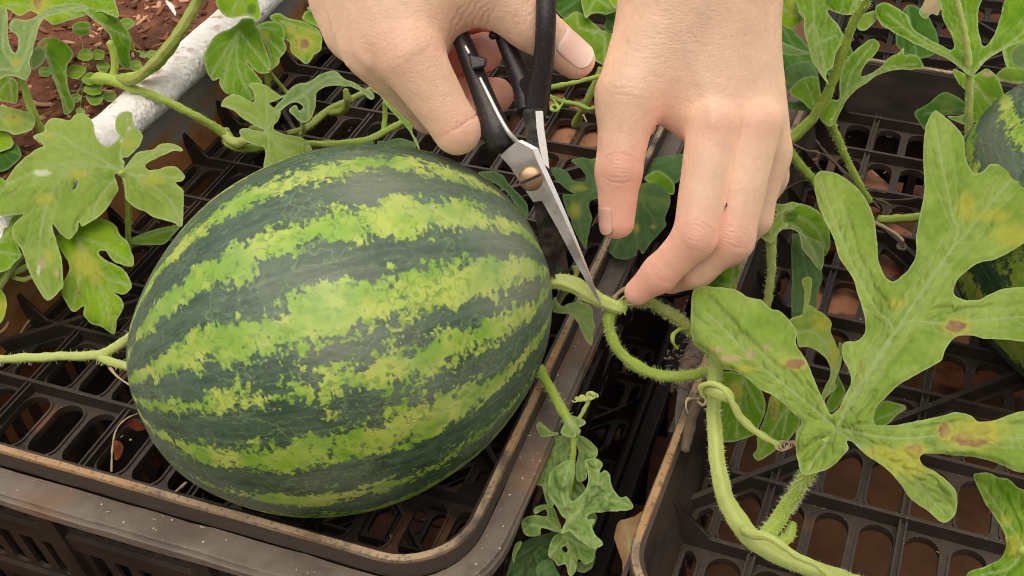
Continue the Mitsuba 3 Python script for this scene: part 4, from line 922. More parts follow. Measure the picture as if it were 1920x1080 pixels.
leaf(V1, 'u2', [(780, 290), (830, 252), (900, 275), (960, 340), (1080, 400), (1105, 450), (1078, 605), (1000, 530), (930, 440), (905, 330), (850, 290)], (.068, .003, -.013), tone='dusty', hub=[(800, 280)], tips=[[(920, 320), (1000, 430), (1060, 560)]])
leaf(V1, 'u2', [(852, 335), (905, 330), (930, 440), (1000, 540), (1075, 600), (1082, 700), (1052, 780), (1042, 900), (990, 890), (935, 970), (852, 995), (850, 700)], (.040, .0, -.013), tone='blue', hub=[(880, 340)], tips=[[(960, 600), (1000, 880)]])
leaf(V1, 'u2', [(930, 685), (1000, 670), (1003, 780), (975, 900), (935, 960), (950, 800)], (.046, .0, -.012), tone='pale')
leaf(V1, 'u2', [(70, 725), (180, 660), (330, 530), (480, 440), (448, 505), (442, 660), (402, 690), (422, 750), (340, 765), (85, 755)], (.038, .002, -.006), tone='mid', hub=[(380, 740)], tips=[(400, 520), (200, 680)], spots=[('d', 230, 690, 120, 70)])

# ---- top right vines
V2 = thing('watermelon_vine', '', 'vine')
labels[V2]['label'] = 'vine with thick curving stem and lobed leaves at the top, right of pressing hand'
stem(V2, [(1720, -230, .22, 9), (1676, -110, .19, 9), (1640, -30, .16, 9), (1622, 8, .145, 9), (1604, 34, .134, 8.5), (1586, 80, .116, 8.5), (1566, 138, .094, 9), (1541, 196, .072, 9.5), (1508, 238, .055, 10), (1476, 262, .046, 12), (1466, 262, .044, 9)], hair=260)
stem(V2, [(1470, 258, .044, 10), (1482, 284, .036, 8.5), (1504, 314, .024, 8.5), (1527, 340, .012, 8), (1545, 365, .0, 8), (1560, 392, -.02, 8)], hair=160)
stem(V2, [(1556, 226, .060, 10), (1566, 250, .048, 8), (1588, 300, .026, 7), (1612, 346, .008, 6.5), (1632, 378, -.006, 6)], hair=120)
stem(V2, [(1486, 270, .046, 2), (1512, 282, .050, 2), (1532, 285, .052, 2), (1536, 295, .048, 2), (1524, 300, .046, 2)], tone='brown', name='tendril')
leaf(V2, 't8', [(290, -60), (890, -60), (880, 10), (800, 85), (740, 125), (640, 118), (560, 78), (548, 105), (590, 160), (650, 220), (678, 300), (670, 370), (625, 430), (602, 520), (590, 570), (535, 620), (560, 720), (530, 690), (470, 600), (410, 500), (380, 370), (352, 260), (345, 150), (312, 120), (295, 60)], (.105, .002, -.014), tone='mid', hub=[(545, 690)], tips=[[(470, 560), (440, 350), (430, 100), (430, -40)], [(450, 400), (620, 300)], [(440, 210), (370, 300)], [(770, 20), (790, 90)]], ripple=.003)
leaf(V2, 't8', [(40, -60), (300, -60), (297, 90), (332, 165), (290, 212), (218, 242), (100, 150), (55, 85)], (.115, 0, -.013), tone='lime', hub=[(300, 140)], tips=[(230, -40), (120, 60)], spots=[('y', 240, 60, 40, 120)])
leaf(V2, 't8', [(90, 325), (200, 370), (300, 412), (392, 442), (380, 462), (290, 467), (180, 460), (130, 420), (60, 380)], (.078, .004, -.008), tone='dusty', serr=.3)
leaf(V2, 't8', [(165, 620), (230, 550), (330, 518), (410, 520), (440, 570), (470, 640), (482, 730), (492, 830), (440, 935), (400, 942), (190, 912), (120, 880), (185, 842), (240, 862), (312, 850), (232, 780), (172, 730)], (.056, 0, -.006), tone='blue', hub=[(440, 930)], tips=[(230, 600), (360, 650), (200, 880)])
leaf(V2, 't8', [(225, 770), (330, 660), (400, 642), (465, 655), (490, 780), (480, 880), (430, 930), (330, 860)], (.064, 0, -.007), tone='mid', hub=[(450, 910)], tips=[(360, 690)])
leaf(V2, 't8', [(650, 730), (660, 620), (700, 510), (800, 410), (880, 345), (940, 325), (988, 372), (960, 440), (880, 530), (828, 640), (900, 622), (1000, 560), (1060, 490), (1150, 440), (1192, 400), (1198, 455), (1272, 455), (1322, 490), (1352, 577), (1120, 592), (1000, 622), (870, 702), (800, 745), (700, 862), (600, 1050), (560, 1070), (480, 992), (570, 840), (645, 840)], (.060, .006, -.012), tone='mid', hub=[(570, 1040)], tips=[[(700, 800), (850, 680), (1060, 570), (1300, 540)], [(690, 800), (760, 600), (930, 370)]], ripple=.003)
V3 = thing('watermelon_vine', 'tall pale petiole with a spread three-lobed leaf at the top right corner', 'vine')
stem(V3, [(1788, -20, .165, 5), (1808, 62, .140, 6), (1817, 135, .116, 7.5), (1817, 190, .096, 7.5), (1816, 250, .074, 7.5), (1814, 300, .054, 8), (1810, 340, .036, 8), (1800, 390, .010, 8)], tone='pale', name='petiole', hair=160)
leaf(V3, 'u1', [(130, 45), (150, 22), (190, 15), (250, 40), (320, 90), (350, 160), (400, 205), (480, 250), (580, 297), (600, 280), (580, 200), (540, 130), (525, 60), (530, -60), (770, -60), (745, 60), (745, 170), (765, 260), (785, 275), (830, 220), (870, 120), (910, -20), (960, -60), (1150, -60), (1150, 160), (1016, 245), (920, 282), (830, 332), (760, 392), (712, 452), (690, 452), (630, 402), (560, 352), (480, 312), (330, 242), (220, 182), (150, 130)], (.118, .002, -.014), tone='mid', hub=[(700, 440)], tips=[[(680, 280), (640, 130), (600, -20)], [(560, 320), (400, 240), (200, 80)], [(800, 330), (900, 280), (1100, 120)]], ripple=.003)
leaf(V3, 'u1', [(20, 115), (70, 80), (130, 62), (152, 95), (135, 122), (70, 182), (28, 172)], (.126, 0, -.010), tone='pale', serr=.3)
leaf(V3, 'u1', [(595, 410), (690, 450), (720, 450), (790, 410), (850, 450), (900, 560), (935, 622), (862, 702), (740, 722), (660, 742), (558, 692), (660, 680), (682, 560), (620, 490)], (.060, .002, -.012), tone='mid', hub=[(690, 450)], tips=[(860, 680), (640, 720)], spots=[('t', 800, 440, 50, 20)])
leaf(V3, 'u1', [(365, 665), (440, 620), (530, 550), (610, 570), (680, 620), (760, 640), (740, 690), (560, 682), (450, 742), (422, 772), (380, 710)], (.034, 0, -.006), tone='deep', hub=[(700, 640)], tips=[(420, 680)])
leaf(V3, 'u1', [(935, 320), (980, 265), (1060, 270), (1060, 410), (960, 392)], (.10, 0, -.012), tone='dusty')
leaf(V3, 'u1', [(850, 452), (900, 405), (1060, 420), (1060, 490), (900, 482)], (.080, 0, -.006), tone='mid')
leaf(V3, 'u1', [(390, 70), (410, 30), (440, -20), (540, -20), (545, 40), (520, 60), (500, 92), (470, 80), (430, 112), (405, 95)], (.10, 0, -.012), tone='dusty', ripple=.012, spots=[('t', 460, 40, 60, 60)], label='dry withered leaf')
V4 = thing('watermelon_vine', 'leaf with a pale margin in the bottom right corner', 'vine')
leaf(V4, 'u6', [(218, 150), (280, 132), (370, 132), (450, 170), (540, 185), (620, 260), (690, 297), (790, 400), (790, 1250), (100, 1250), (150, 1080), (200, 1030), (330, 990), (440, 940), (492, 890), (522, 800), (512, 700), (460, 600), (400, 510), (342, 430), (302, 340), (262, 270)], (.045, .004, -.007), tone='mid', hub=[(700, 830)], tips=[[(520, 560), (300, 230)], [(560, 1000), (300, 1070)], [(720, 500)]], pucker=.0024, spots=[('y', 520, 560, 60, 60), ('t', 660, 850, 60, 60), ('y', 600, 800, 160, 120)])
stem(V4, [(1915, 1030, .046, 8), (1940, 1060, .036, 8), (1975, 1110, .01, 9)], name='petiole')

# ---- hanging shoot over the gap
V5 = thing('watermelon_vine', 'young shoot of crinkled leaves hanging over the gap at the bottom centre', 'vine')
stem(V5, [(1010, 690, .022, 10), (1022, 712, .020, 9), (1040, 745, .018, 9), (1055, 770, .016, 10), (1066, 792, .013, 9), (1075, 830, .004, 6), (1070, 900, -.015, 5), (1060, 970, -.03, 5)], tone='green', hair=160)
stem(V5, [(1085, 785, .014, 4), (1096, 768, .020, 4), (1104, 748, .026, 3.5), (1102, 740, .028, 3.5), (1108, 736, .030, 3.5), (1114, 740, .030, 4)], tone='pale', name='tendril')
stem(V5, coil((1104, 742), .027, 2.2, 7, 14, (1, 0), 4), tone='pale', name='tendril'); stem(V5, coil((1098, 745), .026, 2.5, 6, 22, (-1, .3), 4), tone='pale', name='tendril')
yl = dict(tone='young', ripple=.005, pucker=.0024, step=2.8, crumple=.0045)
leaf(V5, 'u7', [(90, 960), (140, 900), (250, 860), (320, 850), (290, 960), (330, 1080), (340, 1200), (20, 1200), (60, 1060)], (-.046, 0, -.006), **{**yl, 'tone': 'blue'}, hub=[(280, 880)], tips=[(110, 980), (200, 1080), (60, 1150)])
leaf(V5, 'u7', [(230, 1010), (290, 990), (320, 1040), (340, 1090), (230, 1100), (215, 1050)], (-.036, 0, -.006), **{**yl, 'tone': 'blue'}, hub=[(320, 1000)], tips=[(230, 1060)])
leaf(V5, 'u7', [(410, 330), (440, 325), (500, 360), (540, 410), (530, 450), (485, 470), (482, 560), (432, 575), (428, 480), (442, 420), (420, 370)], (-.006, .002, -.010), **yl, hub=[(415, 335)], tips=[[(480, 400), (530, 430)], [(450, 500), (460, 560)]])
leaf(V5, 'u7', [(215, 280), (235, 258), (290, 305), (335, 322), (250, 338), (225, 310)], (.002, 0, -.008), **yl, hub=[(330, 325)], tips=[(225, 275)])
leaf(V5, 'u7', [(355, 228), (400, 222), (482, 260), (430, 300), (420, 340), (345, 322), (362, 270)], (.012, 0, -.010), **yl, hub=[(390, 320)], tips=[(380, 230), (475, 260)])
leaf(V5, 'u7', [(165, 420), (190, 370), (250, 340), (330, 333), (405, 340), (412, 470), (392, 560), (310, 700), (272, 640), (242, 600), (190, 590), (132, 565), (200, 520), (232, 465), (246, 425), (225, 408)], (-.002, .002, -.010), **yl, hub=[(385, 345)], tips=[[(290, 420), (220, 540), (140, 565)], [(290, 360), (170, 415)], [(360, 500), (310, 680)]])
leaf(V5, 'u7', [(135, 800), (160, 765), (230, 755), (272, 760), (262, 722), (212, 752), (200, 720), (230, 703), (295, 705), (335, 780), (342, 845), (240, 825), (236, 862), (160, 862)], (-.020, .0, -.008), **yl, hub=[(335, 830)], tips=[(150, 800), (210, 730)])
leaf(V5, 'u7', [(300, 880), (340, 848), (400, 850), (470, 890), (545, 920), (530, 950), (512, 1000), (470, 1018), (440, 990), (422, 1060), (392, 1085), (370, 1020), (330, 1030), (310, 1000), (278, 970)], (-.024, .0, -.010), **yl, hub=[(365, 865)], tips=[[(400, 960), (390, 1070)], [(460, 920), (530, 930)], [(320, 930), (285, 970)]], holes=[[(350, 928), (372, 918), (384, 940), (376, 958), (356, 946)]])
leaf(V5, 'u7', [(285, 540), (330, 490), (402, 463), (422, 530), (396, 600), (388, 655), (405, 682), (425, 672), (460, 640), (492, 580), (486, 510), (474, 462), (530, 453), (567, 480), (552, 530), (580, 513), (606, 540), (616, 600), (660, 660), (700, 658), (727, 720), (600, 737), (520, 742), (486, 760), (490, 778), (522, 772), (528, 790), (508, 812), (530, 860), (570, 910), (520, 932), (450, 892), (395, 842), (345, 850), (372, 780), (350, 760), (312, 700), (280, 640)], (-.004, .001, -.011), **yl, hub=[(355, 835)], tips=[[(420, 740), (530, 660), (715, 700)], [(395, 770), (350, 640), (390, 480)], [(440, 730), (540, 600), (530, 470)], [(430, 860), (550, 905)], [(470, 700), (600, 540)]])
leaf(V5, 'u7', [(330, 560), (420, 540), (480, 620), (470, 700), (420, 720), (360, 700), (310, 640)], (-.022, 0, -.008), **yl, hub=[(340, 580)], tips=[(460, 690), (340, 690)])
leaf(V5, 'u7', [(440, 1010), (500, 990), (530, 960), (520, 1020), (480, 1060), (430, 1050)], (-.040, 0, -.008), **yl, hub=[(510, 970)], tips=[(440, 1050)])
leaf(V5, 'u7', [(400, 690), (470, 740), (530, 745), (535, 790), (500, 830), (430, 800), (390, 760)], (-.018, 0, -.008), **yl, hub=[(400, 770)], tips=[(520, 770)])
leaf(V5, 'u7', [(250, 590), (300, 600), (310, 690), (290, 720), (255, 650)], (-.014, 0, -.010), **yl, hub=[(300, 700)], tips=[(260, 610)])
leaf(V5, 'u7', [(110, 905), (140, 895), (110, 960), (95, 1010), (85, 970)], (-.03, 0, -.008), **{**yl, 'tone': 'pale'})
leaf(V5, 'u7', [(200, 960), (260, 900), (330, 900), (350, 960), (300, 1010), (240, 1030)], (-.040, 0, -.008), **{**yl, 'tone': 'blue'}, hub=[(330, 900)], tips=[(220, 980), (280, 1010)])
bract = part(V5, 'node', ply(tube(smooth_path(np.array([P(1062, 785, .014), P(1072, 800, .012), P(1082, 812, .008)]), .001), .0026, 12), 'stem_skin', True, color=np.tile([.30, .40, .14], (len(tube(smooth_path(np.array([P(1062, 785, .014), P(1072, 800, .012), P(1082, 812, .008)]), .001), .0026, 12).vertices), 1))))

# ---- left vine
V6 = thing('watermelon_vine', 'vine left of the big melon with broad pale lobed leaves marked by yellow blotches', 'vine')
stem(V6, [(-420, 640, .030, 7.5), (-220, 668, .020, 8), (-30, 674, .012, 8.5), (60, 671, .012, 8.5), (120, 668, .012, 8.5), (182, 666, .012, 9), (215, 651, .016, 9), (245, 630, .022, 8.5), (275, 610, .026, 8)], tone='pale', hair=240)
stem(V6, [(180, 668, .011, 8), (212, 680, .012, 8.5), (246, 688, .012, 8), (275, 692, .010, 7)], tone='pale', hair=80)
stem(V6, [(206, 690, .010, 2.5), (222, 708, .012, 2.3), (246, 722, .012, 2.2), (262, 720, .010, 2)], tone='straw', name='tendril')
stem(V6, [(-260, 500, .03, 6), (-120, 520, .02, 6), (-30, 515, .016, 6), (15, 512, .016, 6), (40, 505, .020, 6), (62, 492, .024, 5)], tone='pale')
stem(V6, [(-100, 640, .0, 7), (-50, 590, .004, 7), (-10, 548, .010, 7), (8, 525, .016, 7), (25, 500, .022, 6), (42, 478, .026, 6)], tone='pale')
stem(V6, [(20, 517, .014, 5), (40, 524, .014, 5), (70, 516, .018, 4)], tone='pale')
leaf(V6, 't3', [(-120, 30), (0, 40), (190, 8), (105, 140), (160, 300), (168, 335), (100, 400), (60, 440), (-60, 455), (-120, 300)], (.036, 0, -.006), tone='mid', hub=[(-60, 300)], tips=[(150, 40), (150, 320)])
leaf(V6, 't3', [(-60, 560), (0, 585), (30, 620), (52, 720), (20, 830), (-10, 860), (-90, 800)], (.014, 0, -.006), tone='lime', spots=[('y', 20, 730, 60, 80)])
leaf(V6, 't3', [(490, 570), (478, 600), (512, 690), (570, 770), (655, 718), (648, 780), (700, 852), (800, 890), (892, 940), (912, 830), (962, 730), (952, 672), (888, 612), (960, 632), (1022, 582), (1012, 510), (950, 430), (832, 372), (774, 326), (772, 294), (822, 294), (862, 352), (930, 392), (1042, 407), (1002, 230), (930, 160), (902, 100), (830, 50), (750, 38), (600, 100), (480, 150), (430, 200), (500, 330), (530, 385), (540, 440), (500, 520)], (.040, .002, -.010), tone='lime', hub=[(600, 180)], tips=[[(680, 420), (790, 600), (880, 920)], [(800, 250), (1020, 390)], [(800, 480), (1000, 560)], [(620, 500), (560, 740)]], spots=[('y', 640, 380, 120, 130), ('y', 740, 470, 80, 90), ('b', 615, 620, 13, 10)], droop=.004)
AL = [(255, 235), (345, 190), (350, 140), (400, 95), (470, 93), (545, 105), (580, 68), (640, 50), (690, 78), (727, 130), (742, 220), (790, 290), (840, 312), (880, 290), (932, 240), (905, 190), (898, 110), (940, 50), (1000, 35), (1032, 50), (1036, 150), (1085, 185), (1112, 245), (1080, 312), (1000, 392), (955, 400), (970, 430), (962, 482), (1010, 430), (1060, 360), (1130, 343), (1190, 338), (1230, 300), (1300, 281), (1380, 300), (1428, 342), (1340, 347), (1250, 387), (1150, 437), (1128, 465), (1150, 490), (1220, 490), (1300, 465), (1372, 468), (1442, 545), (1420, 582), (1368, 592), (1422, 642), (1428, 690), (1418, 932), (1350, 902), (1200, 862), (1120, 812), (1060, 792), (1000, 742), (975, 700), (968, 600), (940, 530), (905, 520), (890, 540), (920, 640), (882, 720), (830, 792), (750, 872), (640, 932), (615, 900), (600, 962), (545, 1032), (470, 992), (440, 952), (408, 915), (420, 990), (430, 1010), (480, 1190), (495, 1380), (472, 1430), (378, 1512), (330, 1470), (260, 1360), (215, 1262), (195, 1180), (165, 1112), (130, 1062), (93, 980), (110, 915), (182, 838), (50, 850), (-40, 830), (-40, 700), (32, 640), (45, 580), (110, 480), (200, 390), (300, 325), (345, 300)]
leaf(V6, 't2', AL, (.062, .0035, -.0075), tone='pale', hub=[(950, 505)], tips=[[(800, 460), (560, 440), (300, 500), (60, 600)], [(760, 460), (560, 480), (430, 620), (330, 900), (300, 1300), (370, 1480)], [(760, 400), (600, 310), (420, 210), (270, 235)], [(940, 330), (1000, 200), (985, 60)], [(1100, 560), (1300, 700), (1410, 900)], [(1080, 430), (1250, 340), (1410, 335)], [(780, 700), (720, 860)], [(1150, 540), (1420, 550)]], ripple=.0045, pucker=.0012,
     spots=[('y', 370, 225, 60, 30), ('y', 1010, 290, 60, 40), ('y', 1180, 570, 110, 50), ('y', 350, 720, 80, 50), ('t', 660, 520, 26, 22), ('y', 610, 520, 70, 40), ('w', 330, 515, 80, 22), ('y', 390, 1170, 40, 60), ('t', 330, 1230, 26, 50), ('t', 440, 1300, 14, 50), ('w', 300, 1270, 12, 40), ('w', 950, 260, 14, 10), ('w', 1010, 170, 14, 12)],
     holes=[[(562, 640), (575, 600), (606, 570), (600, 620), (572, 655)]], bend=[(120, 560, 60, .008), (640, 420, 60, .006), (1300, 800, 60, -.006), (330, 1300, 70, -.008), (600, 160, 60, -.004)], label='broad pale leaf with a white shiny patch')
stem(V6, [(227, 322, .066, 5), (236, 345, .056, 5), (241, 380, .042, 5.5), (240, 420, .028, 5.5), (240, 458, .012, 6), (238, 500, -.01, 6)], tone='green', name='petiole', hair=90)
leaf(V6, 't3', [(1010, 205), (1080, 170), (1240, 115), (1400, 96), (1345, 170), (1270, 242), (1020, 238)], (.016, .002, -.004), tone='mid', hub=[(1020, 220)], tips=[(1360, 120)], serr=.3)
stem(V6, [(232, 458, .010, 6), (260, 455, .012, 5), (300, 448, .012, 4)], tone='pale')

# ---- bed vine at the top left
V7 = thing('watermelon_vine', 'vine on the bed in the top left corner with arching grey-green leaves', 'vine')
stem(V7, [(36, 140, .072, 6), (45, 160, .064, 7), (56, 195, .050, 7.5), (72, 232, .034, 7.5), (88, 270, .016, 8)], tone='green', name='petiole', hair=90)
leaf(V7, 't1', [(-60, -60), (690, -60), (740, 50), (746, 112), (640, 75), (545, 95), (440, 130), (340, 155), (280, 120), (200, 70), (120, 100), (40, 60), (-60, 130)], (.080, 0, -.004), tone='lime', hub=[(300, 40)], tips=[(720, 70), (40, 30), (480, 100)], spots=[('b', 240, 20, 30, 40), ('y', 280, 40, 70, 50)])
leaf(V7, 't1', [(-60, 500), (-60, 60), (30, 45), (48, 120), (52, 250), (75, 315), (98, 336), (114, 290), (110, 230), (62, 190), (60, 150), (82, 118), (150, 126), (215, 112), (290, 58), (380, 28), (500, 22), (560, 48), (520, 72), (440, 66), (330, 98), (272, 122), (242, 190), (204, 330), (190, 400), (197, 460), (165, 506), (125, 495), (60, 478)], (.082, .002, -.008), tone='dusty', hub=[(115, 450)], tips=[[(170, 320), (230, 150), (330, 70), (540, 40)], [(20, 300), (35, 80)], [(-40, 430)]], spots=[('y', 100, 390, 40, 40)], ripple=.003)
leaf(V7, 't1', [(520, 48), (640, 62), (740, 118), (800, 178), (832, 240), (822, 330), (832, 422), (800, 444), (750, 392), (722, 300), (682, 205), (600, 132), (545, 90)], (.082, -.004, -.010), tone='mid', hub=[(535, 55)], tips=[[(640, 150), (760, 210), (825, 250)]], droop=.012)
leaf(V7, 't1', [(238, 270), (300, 238), (362, 248), (440, 290), (462, 350), (425, 420), (432, 560), (472, 650), (462, 702), (410, 724), (380, 620), (330, 480), (292, 370), (255, 320)], (.062, .002, -.010), tone='mid', hub=[(270, 280)], tips=[[(310, 380), (370, 540), (430, 700)]], spots=[('b', 270, 285, 24, 14)], droop=.01)
leaf(V7, 't1', [(196, 350), (240, 295), (292, 335), (270, 400), (205, 442)], (.066, 0, -.006), tone='dusty')
leaf(V7, 't1', [(-60, 480), (40, 482), (105, 512), (114, 600), (102, 655), (60, 652), (-60, 610)], (.052, .002, -.006), tone='mid', hub=[(60, 500)], tips=[(80, 640), (-20, 600)])
leaf(V7, 't1', [(-60, 690), (60, 678), (140, 700), (204, 720), (222, 780), (200, 822), (90, 852), (40, 832), (-60, 800)], (.046, 0, -.005), tone='pale', hub=[(-20, 700)], tips=[(200, 780), (80, 840)], spots=[('y', 80, 760, 80, 40), ('b', 90, 740, 14, 8)])
leaf(V7, 't1', [(-60, 812), (20, 822), (55, 850), (87, 900), (60, 942), (-60, 962)], (.038, 0, -.005), tone='lime')
# ---- vine that crosses the bed edge to the middle leaves
V8 = thing('watermelon_vine', 'vine running over the white felt edge to the star-shaped leaves behind the big melon', 'vine')
stem(V8, [(400, -220, .12, 9), (398, -110, .115, 10), (385, -30, .100, 10), (366, 10, .088, 10), (335, 62, .076, 10), (300, 106, .066, 10), (268, 138, .058, 9.5), (244, 152, .054, 8), (215, 146, .050, 8)], tone='olive', hair=160)
stem(V8, [(352, 40, .078, 7), (318, 95, .062, 8), (286, 128, .054, 8), (255, 142, .048, 8), (225, 146, .048, 8)], tone='green')
stem(V8, [(178, 150, .046, 8), (186, 147, .050, 11), (210, 150, .050, 9.5), (240, 162, .048, 7.5), (280, 176, .042, 7.5), (320, 193, .035, 7.5), (360, 214, .026, 7.5), (400, 236, .014, 7.5), (424, 252, .006, 9)], tone='green', hair=260)
stem(V8, [(210, 146, .050, 7), (215, 122, .058, 7), (213, 100, .066, 7), (206, 78, .074, 6)], tone='green', name='petiole')
stem(V8, [(420, 245, .008, 9), (432, 262, .004, 9), (446, 268, .004, 9), (460, 262, .008, 8), (470, 256, .010, 5)], tone='pale')
stem(V8, [(424, 252, .004, 9), (428, 268, .0, 8.5), (446, 276, -.002, 8.5), (472, 278, -.004, 8), (500, 274, -.006, 7), (545, 270, -.006, 6), (590, 270, -.006, 6), (640, 269, -.004, 6.5), (690, 262, .0, 6.5), (725, 245, .004, 6.5), (755, 228, .008, 6), (790, 205, .012, 6)], tone='green', hair=260, label='long bent stem along the top of the melon')
stem(V8, [(540, 250, -.010, 6), (575, 240, -.008, 7), (608, 212, -.004, 7), (640, 195, .0, 7), (675, 178, .004, 6), (700, 165, .006, 6)], tone='olive', hair=90)
stem(V8, [(648, 168, .028, 6), (652, 190, .020, 7), (644, 206, .010, 7), (620, 212, .004, 6)], tone='olive', name='petiole')
stem(V8, [(722, 190, .022, 4), (722, 215, .012, 4.5), (719, 246, .002, 5)], tone='green', name='petiole')
stem(V8, [(566, 228, .020, 4), (569, 242, .012, 4.5), (565, 254, .002, 4.5)], tone='pale', name='petiole')
stem(V8, [(504, 250, .018, 3.5), (474, 238, .010, 4), (466, 258, .004, 4)], tone='pale', name='petiole')
stem(V8, [(505, 130, .040, 5), (502, 150, .030, 6), (500, 175, .02, 6)], tone='olive', name='petiole'); stem(V8, [(508, 138, .034, 4), (530, 165, .020, 4), (545, 182, .012, 4)], tone='olive', name='petiole')
leaf(V8, 't4', [(190, -60), (550, -60), (602, 90), (612, 170), (590, 205), (562, 215), (520, 160), (430, 158), (310, 168), (230, 122), (185, 50)], (.074, 0, -.010), tone='lime', hub=[(400, -20)], tips=[(320, 150), (560, 190)], spots=[('d', 520, 90, 60, 60)])
leaf(V8, 't4', [(570, 252), (660, 208), (760, 208), (830, 260), (842, 330), (832, 400), (862, 452), (852, 500), (800, 560), (790, 612), (710, 664), (680, 500), (640, 400), (600, 320)], (.042, 0, -.009), tone='mid', hub=[(580, 270)], tips=[(780, 280), (820, 520), (720, 640)], spots=[('y', 650, 350, 60, 60)])
leaf(V8, 't4', [(700, 160), (780, 128), (860, 170), (1000, 198), (1100, 238), (1192, 322), (1202, 430), (1190, 492), (1128, 522), (1060, 614), (980, 572), (910, 500), (890, 410), (840, 372), (830, 290), (740, 212)], (.040, .002, -.008), tone='mid', hub=[(800, 200)], tips=[[(1020, 400), (1050, 590)], (1180, 330)], spots=[('y', 1030, 410, 170, 170), ('b', 1035, 420, 50, 44), ('b', 955, 420, 12, 60), ('d', 1055, 560, 12, 60), ('y', 900, 290, 60, 60)], label='yellow leaf with a brown lesion')
leaf(V8, 't4', [(170, 342), (300, 280), (380, 238), (430, 180), (540, 182), (562, 250), (600, 300), (640, 410), (672, 500), (707, 692), (600, 702), (540, 660), (482, 592), (468, 600), (540, 682), (622, 790), (590, 860), (530, 972), (430, 952), (300, 912), (250, 882), (208, 800), (216, 762), (150, 777), (108, 720), (60, 590), (70, 510), (120, 420)], (.050, 0, -.011), tone='mid', hub=[(400, 300)], tips=[[(380, 500), (400, 700), (520, 940)], [(280, 480), (130, 740)], [(540, 480), (690, 660)], [(300, 600), (240, 850)]], spots=[('d', 510, 345, 22, 12), ('d', 262, 680, 14, 14)], droop=.004)
leaf(V8, 't4', [(1010, 160), (1050, 110), (1150, 98), (1210, 150), (1210, 280), (1080, 225), (1020, 195)], (.042, 0, -.006), tone='mid'); leaf(V8, 't4', [(1058, 75), (1140, 35), (1230, 50), (1230, 100), (1080, 97)], (.048, 0, -.006), tone='dusty')
leaf(V8, 't5', [(65, 430), (85, 380), (150, 328), (250, 335), (335, 385), (372, 385), (352, 290), (310, 223), (430, 223), (500, 260), (600, 330), (640, 328), (676, 315), (600, 362), (500, 396), (505, 412), (542, 442), (602, 470), (590, 540), (545, 602), (552, 642), (650, 680), (780, 700), (830, 730), (892, 810), (882, 852), (700, 902), (560, 975), (452, 990), (462, 900), (456, 800), (400, 782), (290, 747), (233, 660), (260, 623), (360, 642), (440, 657), (462, 645), (392, 612), (300, 562), (200, 482), (120, 442)], (.030, .0, -.010), tone='pale', hub=[(480, 662)], tips=[[(485, 520), (470, 300)], [(350, 520), (100, 410)], [(530, 560), (590, 480)], [(600, 800), (700, 880)], [(500, 800), (470, 960)], [(620, 720), (860, 790)], [(380, 700), (270, 640)]], droop=.004, label='star-shaped pale leaf')
leaf(V8, 't5', [(548, 455), (640, 338), (730, 238), (860, 208), (950, 150), (1060, 108), (1122, 122), (1172, 180), (1250, 208), (1330, 258), (1400, 288), (1432, 300), (1446, 352), (1420, 370), (1390, 352), (1322, 292), (1250, 255), (1180, 247), (1050, 243), (932, 302), (924, 400), (892, 520), (862, 562), (830, 572), (760, 552), (702, 492), (680, 460), (722, 418), (752, 420), (772, 468), (802, 452), (806, 430), (762, 393), (702, 398), (640, 442), (600, 475)], (.046, .003, -.010), tone='dusty', hub=[(600, 455)], tips=[[(760, 350), (900, 250), (1060, 160), (1200, 195), (1420, 355)], [(830, 340), (860, 540)]], droop=.0035, ripple=.003)
leaf(V8, 't5', [(1430, 288), (1482, 290), (1620, 342), (1722, 422), (1802, 500), (1812, 552), (1787, 650), (1832, 730), (1864, 828), (1852, 832), (1800, 722), (1758, 642), (1650, 522), (1560, 422), (1500, 332)], (.040, -.002, -.010), tone='lime', hub=[(1440, 290)], tips=[[(1600, 420), (1760, 580)]], serr=.3)
leaf(V8, 't5', [(1270, 800), (1300, 770), (1432, 738), (1424, 800), (1300, 830)], (.0, 0, -.004), tone='blue'); leaf(V8, 't5', [(1475, 742), (1560, 745), (1690, 715), (1832, 770), (1800, 822), (1500, 830)], (.002, 0, -.004), tone='blue', hub=[(1480, 760)], tips=[(1780, 770)])
# ---- vine behind the two hands
V9 = thing('watermelon_vine', 'shaded vine and leaves seen in the gap between the two hands', 'vine')
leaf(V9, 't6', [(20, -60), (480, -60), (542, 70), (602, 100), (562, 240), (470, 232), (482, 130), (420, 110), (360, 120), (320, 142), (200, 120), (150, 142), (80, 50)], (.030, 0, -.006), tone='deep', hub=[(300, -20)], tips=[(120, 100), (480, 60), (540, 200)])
leaf(V9, 't6', [(300, -60), (500, -60), (560, 80), (480, 112), (420, 100), (360, 112), (322, 140)], (.036, 0, -.004), tone='mid', hub=[(400, -20)], tips=[(540, 80), (330, 120)])
leaf(V9, 't6', [(500, -60), (720, -60), (690, 30), (650, 62), (580, 72), (530, 40)], (.05, 0, -.006), tone='lime')
leaf(V9, 't6', [(120, 160), (170, 135), (250, 92), (330, 130), (400, 190), (462, 240), (500, 232), (542, 290), (532, 370), (492, 482), (455, 505), (400, 470), (330, 410), (270, 340), (230, 270)], (.026, .0, -.009), tone='mid', hub=[(270, 220)], tips=[[(380, 250), (470, 290), (470, 470)], (250, 110), (480, 250)])
stem(V9, [(1010, 166, .014, 4), (1032, 164, .014, 4.5), (1060, 158, .016, 4.5), (1090, 152, .018, 4), (1130, 140, .02, 4)], tone='green'); stem(V9, [(1020, 175, .004, 4), (1045, 188, .002, 5), (1082, 196, .002, 5), (1105, 204, .0, 4), (1130, 198, .002, 4)], tone='green', hair=60)
